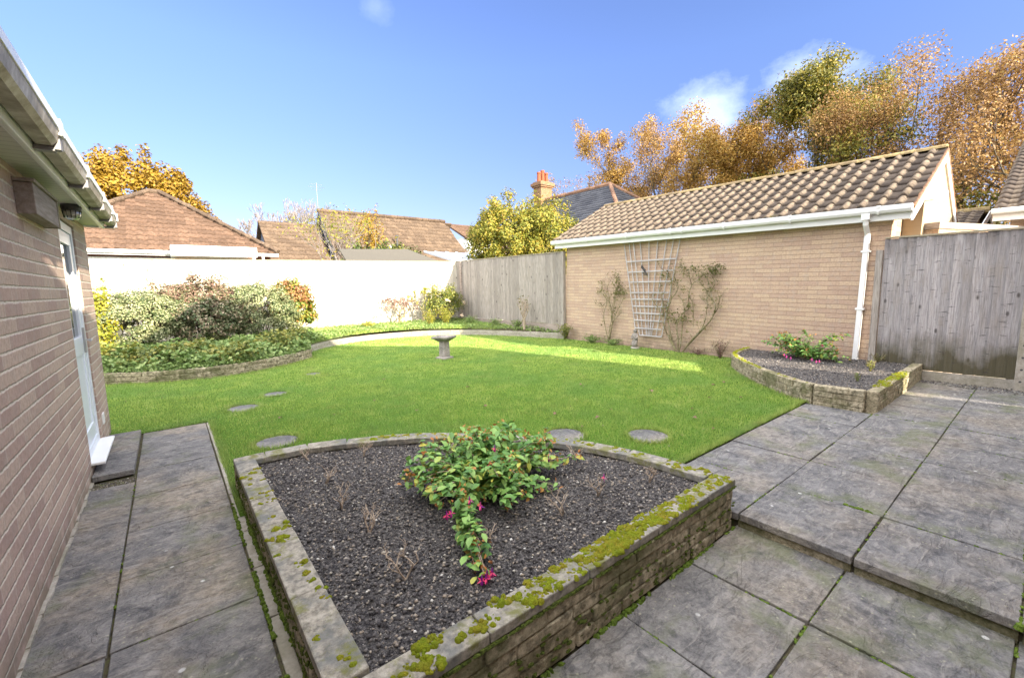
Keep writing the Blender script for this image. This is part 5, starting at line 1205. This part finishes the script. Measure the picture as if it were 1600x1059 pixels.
# --- hipped bungalow beyond the back fence
t = thing('bungalow', (0, 20.5, 0), 'bungalow with brown pyramid-hipped tile roof and bright white eaves, beyond the back fence', 'house')
ap = (.11, 24.0, 5.68); e0, e1, zE = -4.2, 3.75, 3.0
roof_quad((e0, 20, zE), (e1, 20, zE), None, (e0, 24, 5.68), 'tile_red', .30, .335, 'wave', .02, poly=((e0, 20, zE), (e1, 20, zE), (ap[0]+.05, 24, 5.68), (ap[0]-.3, 24, 5.68)), parent=t)
roof_quad((e1, 20, zE), (e1, 28, zE), None, (ap[0], 20, 5.68), 'tile_red', .30, .335, 'wave', .02, poly=((e1, 20, zE), (e1, 28, zE), ap), parent=t, name='side_roof')
ridge((e1+.02, 19.98, zE+.05), (ap[0]+.05, 24, 5.74), .10, 'tile_brown', t); ridge((e0, 20, zE+.05), (ap[0]-.25, 24, 5.74), .10, 'tile_brown', t); ridge((ap[0]-.3, 24, 5.72), (ap[0]+.1, 24, 5.72), .11, 'tile_brown', t)
m = MB(); m.box(-4, 3.5, 20.35, 27, 0, 2.95); build('wall', m, 'brick_red', t)
m = MB(); m.box(e0, .30, 19.93, 20.02, 2.80, 2.98); m.box(e0, .30, 19.80, 19.93, 2.86, 2.97); m.box(2.8, e1, 19.9, 20.0, 2.86, 2.97); build('fascia', m, 'white_plastic', t)
m = MB(); m.box(.28, 2.85, 18.9, 20.30, 2.74, 3.10); build('porch_canopy', m, 'white_plastic', t, bevel=.01)
m = MB(); m.box(2.7, 2.78, 18.95, 19.03, 0, 2.74); m.box(3.15, 3.23, 19.85, 19.93, 0, 2.86); build('porch_post', m, 'white_plastic', t)
for x0, w in ((-2.2, 2.6), (1.0, 1.1), (2.0, .7)):
    m = MB(); m.box(x0, x0+w, 20.30, 20.34, 1.2, 2.74 if x0 < 0 else 2.68); f_ = build('window', m, 'white_plastic', t)
    k = max(2, round(w/.5))
    m = MB()
    for i in range(k): m.box(x0+.06+i*w/k, x0+w/k*(i+1)-.06, 20.285, 20.302, 1.3, 2.60)
    build('pane', m, 'glass', f_)
# --- gabled chalet house in the middle
t = thing('chalet_house', (11.5, 25.5, 0), 'house with steep brown tiled roof and dark boarded gable in the middle distance', 'house')
roof_quad((7.38, 23.6, 2.6), (16.2, 23.6, 2.6), (15.6, 27, 6.0), (7.38, 27, 5.98), 'tile_brown', .30, .34, 'wave', .02, parent=t)
roof_quad((16.2, 30.4, 2.6), (7.38, 30.4, 2.6), (7.38, 27, 6.0), (16.2, 27, 5.98), 'tile_brown', .30, .34, 'wave', .02, parent=t, name='back_roof')
ridge((7.3, 27, 6.05), (15.7, 27, 6.05), .12, 'tile_brown', t)
m = MB(); m.add([(7.6, 23.9, 2.6), (7.6, 30.1, 2.6), (7.6, 27, 5.85), (7.7, 23.9, 2.6), (7.7, 30.1, 2.6), (7.7, 27, 5.85)], [(0, 2, 1), (3, 4, 5), (0, 1, 4, 3), (1, 2, 5, 4), (2, 0, 3, 5)]); g_ = build('gable', m, 'boarding_blue', t)
m = MB(); m.box(7.55, 7.6, 25.9, 27.2, 3.0, 4.3); w_ = build('window', m, 'white_paint', g_); m = MB(); m.box(7.53, 7.548, 26.0, 27.1, 3.1, 4.2); build('pane', m, 'glass', w_)
m = MB()
for a, b in (((23.6, 2.5), (27, 5.92)), ((27, 5.92), (30.4, 2.5))): m.hexa([(7.34, a[0], a[1]-.14), (7.34, b[0], b[1]-.14), (7.38, b[0], b[1]-.14), (7.38, a[0], a[1]-.14)], [(7.34, a[0], a[1]+.08), (7.34, b[0], b[1]+.08), (7.38, b[0], b[1]+.08), (7.38, a[0], a[1]+.08)])
build('bargeboard', m, 'metal_dark', t)
m = MB(); m.box(7.7, 16, 23.9, 30.1, 0, 2.7); build('wall', m, 'brick_red', t)
m = MB(); m.tube([(11.2, 25.0, 3.9), (11.2, 25.0, 4.55)], .06, 8); m.lathe(11.2, 25.0, [(.1, 4.55), (.11, 4.6), (.05, 4.66)], 8); build('flue', m, 'metal_dark', t)
m = MB(); m.box(10.25, 10.42, 24.0, 24.17, 3.0, 3.95); build('vent_pipe', m, 'white_plastic', t)
m = MB(); m.tube([(7.35, 27, 5.9), (7.35, 27, 7.6)], .010, 4)
for z, w in ((7.5, .35), (7.35, .45), (7.2, .3)): m.tube([(7.35-w, 27, z), (7.35+w, 27, z)], .008, 3)
build('aerial', m, 'metal_grey', t)
# lower wing to the left of it
t = thing('chalet_house', (5.5, 27, 0), 'lower brown tiled wing left of the dark boarded gable, behind the yellow ash', 'house')
roof_quad((4.3, 24.6, 2.9), (7.3, 24.6, 2.9), (7.2, 27.4, 5.3), (4.3, 27.4, 5.3), 'tile_brown', .30, .34, 'wave', .02, parent=t)
roof_quad((7.3, 30.2, 2.9), (4.3, 30.2, 2.9), (4.3, 27.4, 5.3), (7.2, 27.4, 5.3), 'tile_brown', .30, .34, 'wave', .02, parent=t, name='back_roof')
m = MB(); m.add([(4.5, 24.8, 2.9), (4.5, 30, 2.9), (4.5, 27.4, 5.2), (4.55, 24.8, 2.9), (4.55, 30, 2.9), (4.55, 27.4, 5.2)], [(0, 2, 1), (3, 4, 5)]); build('gable', m, 'boarding_blue', t)
m = MB(); m.box(4.5, 7.3, 24.9, 29.9, 0, 2.95); build('wall', m, 'brick_red', t)
# felt shed roof just over the fence
t = thing('garden_shed', (6.4, 15.8, 0), 'shed with plain grey felt roof showing over the sunlit fence', 'shed')
m = MB(); m.hexa([(4.95, 15.95, 2.86), (7.55, 15.95, 2.95), (8.25, 14.6, 2.40), (4.75, 14.6, 2.36)], [(4.95, 15.95, 2.90), (7.55, 15.95, 2.99), (8.25, 14.6, 2.44), (4.75, 14.6, 2.40)]); m.hexa([(5.9, 17.3, 2.36), (7.0, 17.3, 2.4), (7.55, 15.955, 2.95), (4.95, 15.955, 2.86)], [(5.9, 17.3, 2.40), (7.0, 17.3, 2.44), (7.55, 15.955, 2.99), (4.95, 15.955, 2.90)]); build('roof', m, 'felt', t)
m = MB(); m.box(5.3, 7.5, 14.75, 17.1, 0, 2.36); build('wall', m, 'wood_brown', t)
# conservatory roof by the corner
t = thing('conservatory', (10.6, 17, 0), 'pale lean-to glass roof peeping over the fence corner', 'conservatory')
m = MB(); m.hexa([(9.2, 15.2, 2.48), (12.5, 15.2, 2.55), (12.5, 17.8, 3.05), (9.2, 17.8, 3.05)], [(9.2, 15.2, 2.53), (12.5, 15.2, 2.60), (12.5, 17.8, 3.10), (9.2, 17.8, 3.10)]); t_ = NT('poly_roof', .3, .5); t_.col((.50, .54, .60)); MT['poly_roof'] = t_.m; build('roof', m, 'poly_roof', t)
m = MB()
for x in np.arange(9.2, 12.6, .55): m.hexa([(x, 15.19, 2.535), (x+.05, 15.19, 2.535), (x+.05, 17.8, 3.11), (x, 17.8, 3.11)], [(x, 15.19, 2.57), (x+.05, 15.19, 2.57), (x+.05, 17.8, 3.14), (x, 17.8, 3.14)])
m.box(9.15, 12.55, 15.1, 15.19, 2.44, 2.56); build('glazing_bar', m, 'white_plastic', t)
m = MB(); m.box(9.3, 12.4, 15.3, 17.7, 0, 2.48); build('wall', m, 'white_paint', t)
# white gabled house end behind the green tree
t = thing('white_house', (19, 29, 0), 'sliver of a white rendered house just left of the round green-yellow tree', 'house')
m = MB(); m.box(18.2, 24, 28, 34, 0, 5.2); build('wall', m, 'white_paint', t)
roof_quad((18.0, 27.8, 5.1), (24.2, 27.8, 5.1), (24.2, 31, 6.6), (18.0, 31, 6.6), 'tile_red', .3, .34, 'wave', .02, parent=t)
# slate-roofed house with chimney
t = thing('slate_house', (26, 24, 0), 'house with grey slate hipped roof and orange ridge tiles beyond the garage', 'house')
x0, xr, x1, ya, yb, ze, zr = 20.4, 24.9, 29.4, 15.5, 32.0, 4.9, 8.35
roof_quad((x0, yb, ze), (x0, ya, ze), None, (xr, yb, zr), 'slate', .5, .32, 'flat', 0, poly=((x0, yb, ze), (x0, ya, ze), (xr, 20, zr), (xr, 27.2, zr)), parent=t)
roof_quad((x0, ya, ze), (x1, ya, ze), None, (x0, 20, zr), 'slate', .5, .32, 'flat', 0, poly=((x0, ya, ze), (x1, ya, ze), (xr, 20, zr)), parent=t, name='hip_roof')
ridge((xr, 20, zr+.06), (xr, 27.2, zr+.06), .16, 'ridge_red', t); ridge((x0, ya, ze+.05), (xr, 20, zr+.06), .14, 'ridge_red', t); ridge((x1, ya, ze+.05), (xr, 20, zr+.06), .14, 'ridge_red', t)
m = MB(); m.box(x0+.4, x1-.4, ya+.4, yb-.4, 0, ze); build('wall', m, 'brick_garage_end', t)
ch = (lambda m: (m.box(24.35, 25.55, 26.5, 27.4, 6.5, 9.55), m.box(24.25, 25.65, 26.4, 27.5, 9.40, 9.52), m.box(24.17, 25.73, 26.32, 27.58, 9.52, 9.75), m.box(24.30, 25.60, 26.45, 27.45, 9.75, 9.85), m)[-1])(MB())
c_ = build('chimney', ch, 'brick_chimney', t)
for x, h in ((24.55, .75), (24.95, .95), (25.35, .8)):
    m = MB(); m.lathe(x, 26.95, [(.17, 9.85), (.15, 9.85+h*.8), (.18, 9.85+h*.85), (.17, 9.85+h)], 10); build('chimney_pot', m, 'terracotta', c_)
# --- trees
# dense golden tree behind the bungalow
def dome_tree(label, base, c, rad, mat, nclump, nleaf, size, clump=.13, trunk_r=.35, shell=.3, name='broadleaf_tree', lobes=None):
    o = thing(name, base, label, 'tree')
    parts = [crown(c, rad, nclump, nleaf, size, clump, zmin=-.7, shell=shell)]
    if lobes:
        for lc, lr, nc, nl in lobes: parts.append(crown(lc, lr, nc, nl, size, clump*1.3, zmin=-.8, shell=shell))
    build_np('crown', *merge(parts), mat, o)
    m = MB(); m.tube([base, (base[0], base[1], c[2]*.5), (c[0], c[1], c[2])], [trunk_r, trunk_r*.8, trunk_r*.3], 8)
    for k in range(14):
        a = random.uniform(0, 6.28); z0 = random.uniform(.3, .9)*c[2]; e = (c[0]+math.cos(a)*rad[0]*.8, c[1]+math.sin(a)*rad[1]*.8, c[2]+random.uniform(-.3, .7)*rad[2]); m.tube([(base[0], base[1], z0), ((base[0]+e[0])/2, (base[1]+e[1])/2, (z0+e[2])/2+.3), e], [trunk_r*.4, trunk_r*.25, .03], 5)
    build('trunk', m, 'bark', o); return o
random.seed(5)
dome_tree('large dense golden autumn tree rising behind the hipped bungalow roof', (-1.2, 34, 0), (-.95, 34, 4.0), (4.0, 3.4, 5.3), 'autumn_gold', 620, 62000, .19, .10, shell=.2)
dome_tree('round two-lobed green and yellow tree between the plank fence and the garage roof', (12.2, 14.6, 0), (11.7, 14.8, 3.4), (1.6, 1.55, 1.9), 'autumn_green', 200, 17000, .105, .17, .12, shell=.4, lobes=[((13.0, 13.9, 3.3), (1.35, 1.35, 1.75), 150, 12000), ((11.0, 15.3, 2.9), (.95, .95, 1.5), 70, 5000)])
make_tree('broadleaf_tree', 'bare grey tree behind the chalet roof, left one', 'tree', (8.0, 40, 0), 9.3, 3.0, 3.0, None, 0, 0, 31, 'bark_pale', 7, r0=.26, spread=.42, side=1, minr=.015)
make_tree('broadleaf_tree', 'bare grey tree behind the chalet roof, right one', 'tree', (12.6, 42, 0), 9.6, 3.0, 3.0, None, 0, 0, 32, 'bark_pale', 7, r0=.26, spread=.42, side=1, minr=.015)
make_tree('ash_tree', 'small spreading tree with a few yellow leaves over the sunlit fence', 'tree', (5.9, 18.5, 0), 4.85, 1.75, 1.6, 'autumn_green', 900, .10, 37, 'bark_pale', 5, r0=.075, clump=.25, stems=3, spread=.5)
dome_tree('golden leafy tree covering the left edge of the chalet roof', (8.4, 22.2, 0), (8.45, 22.2, 3.9), (.75, .8, 1.7), 'autumn_gold', 50, 1500, .11, .3, .08, shell=.8)
shrub('conifer_bush', 'dark green conifer tips behind the grey felt shed roof', 'bush', (8.6, 19.5, 0), (1.7, .8), 3.72, 'conifer', 5200, .13, 80, .2, cz=2.0)
shrub('conifer_bush', 'green conifer bush at the foot of the yellow ash behind the fence', 'bush', (6.0, 16.9, 0), (.85, .5), 3.05, 'conifer', 3600, .11, 60, .25, cz=1.7)
rowg = 'row of autumn trees beyond the garages'
row = [('small bronze sapling left of the tree row, over the slate roof', (31, 30.8, 0), 12.0, 2.4, 2.4, 'autumn_rust', 2600, 41, 5),
       ('rust-orange rounded tree at the left end of the row', (30, 22.9, 0), 14.6, 3.2, 3.9, 'autumn_orange', 17000, 42, 6),
       ('slender half-bare tree between the rust-orange and the golden tree', (31, 19.3, 0), 13.0, 2.4, 2.6, 'autumn_rust', 4500, 43, 6),
       ('golden-orange tree above the middle of the garage ridge', (30, 15.6, 0), 13.4, 3.2, 3.7, 'autumn_orange', 17000, 44, 6),
       ('dark trunked olive-gold tree right of the golden-orange one', (30, 11.9, 0), 12.9, 3.0, 3.6, 'autumn_orange', 15000, 50, 6),
       ('broad green-gold tree with dense dark crown', (28, 8.2, 0), 12.4, 3.2, 3.6, 'autumn_olive', 15000, 46, 6),
       ('rusty tree directly above the gable peak of the garage', (27, 5.4, 0), 10.8, 3.0, 3.4, 'autumn_rust', 13000, 47, 6),
       ('tall rusty tree with dark forked trunk at the right edge', (25.5, 2.8, 0), 9.6, 2.6, 2.9, 'autumn_rust', 8500, 48, 6),
       ('rusty tree partly cut by the right edge of the view', (24, 1.1, 0), 9.0, 2.6, 2.5, 'autumn_rust', 8000, 49, 6)]
for l, b, H, rx, ry, mt, nl, sd, ml in row:
    make_tree('broadleaf_tree', l, 'tree', b, H, rx, ry, mt, int(nl*(2.2 if b[0] > 27.5 else 2.5)), .14 if b[0] > 27.5 else .10, sd, 'bark', ml-1, r0=.20, clump=.58, group=rowg, spread=.50, up=.40, segleaf=.75, side=1)
shrub('undergrowth', 'dark ivy-green undergrowth below the trees right of the garage gable', 'bush', (25, 3.6, 0), (2.2, 3.0), 5.2, 'autumn_olive', 5000, .2, 70, .3)
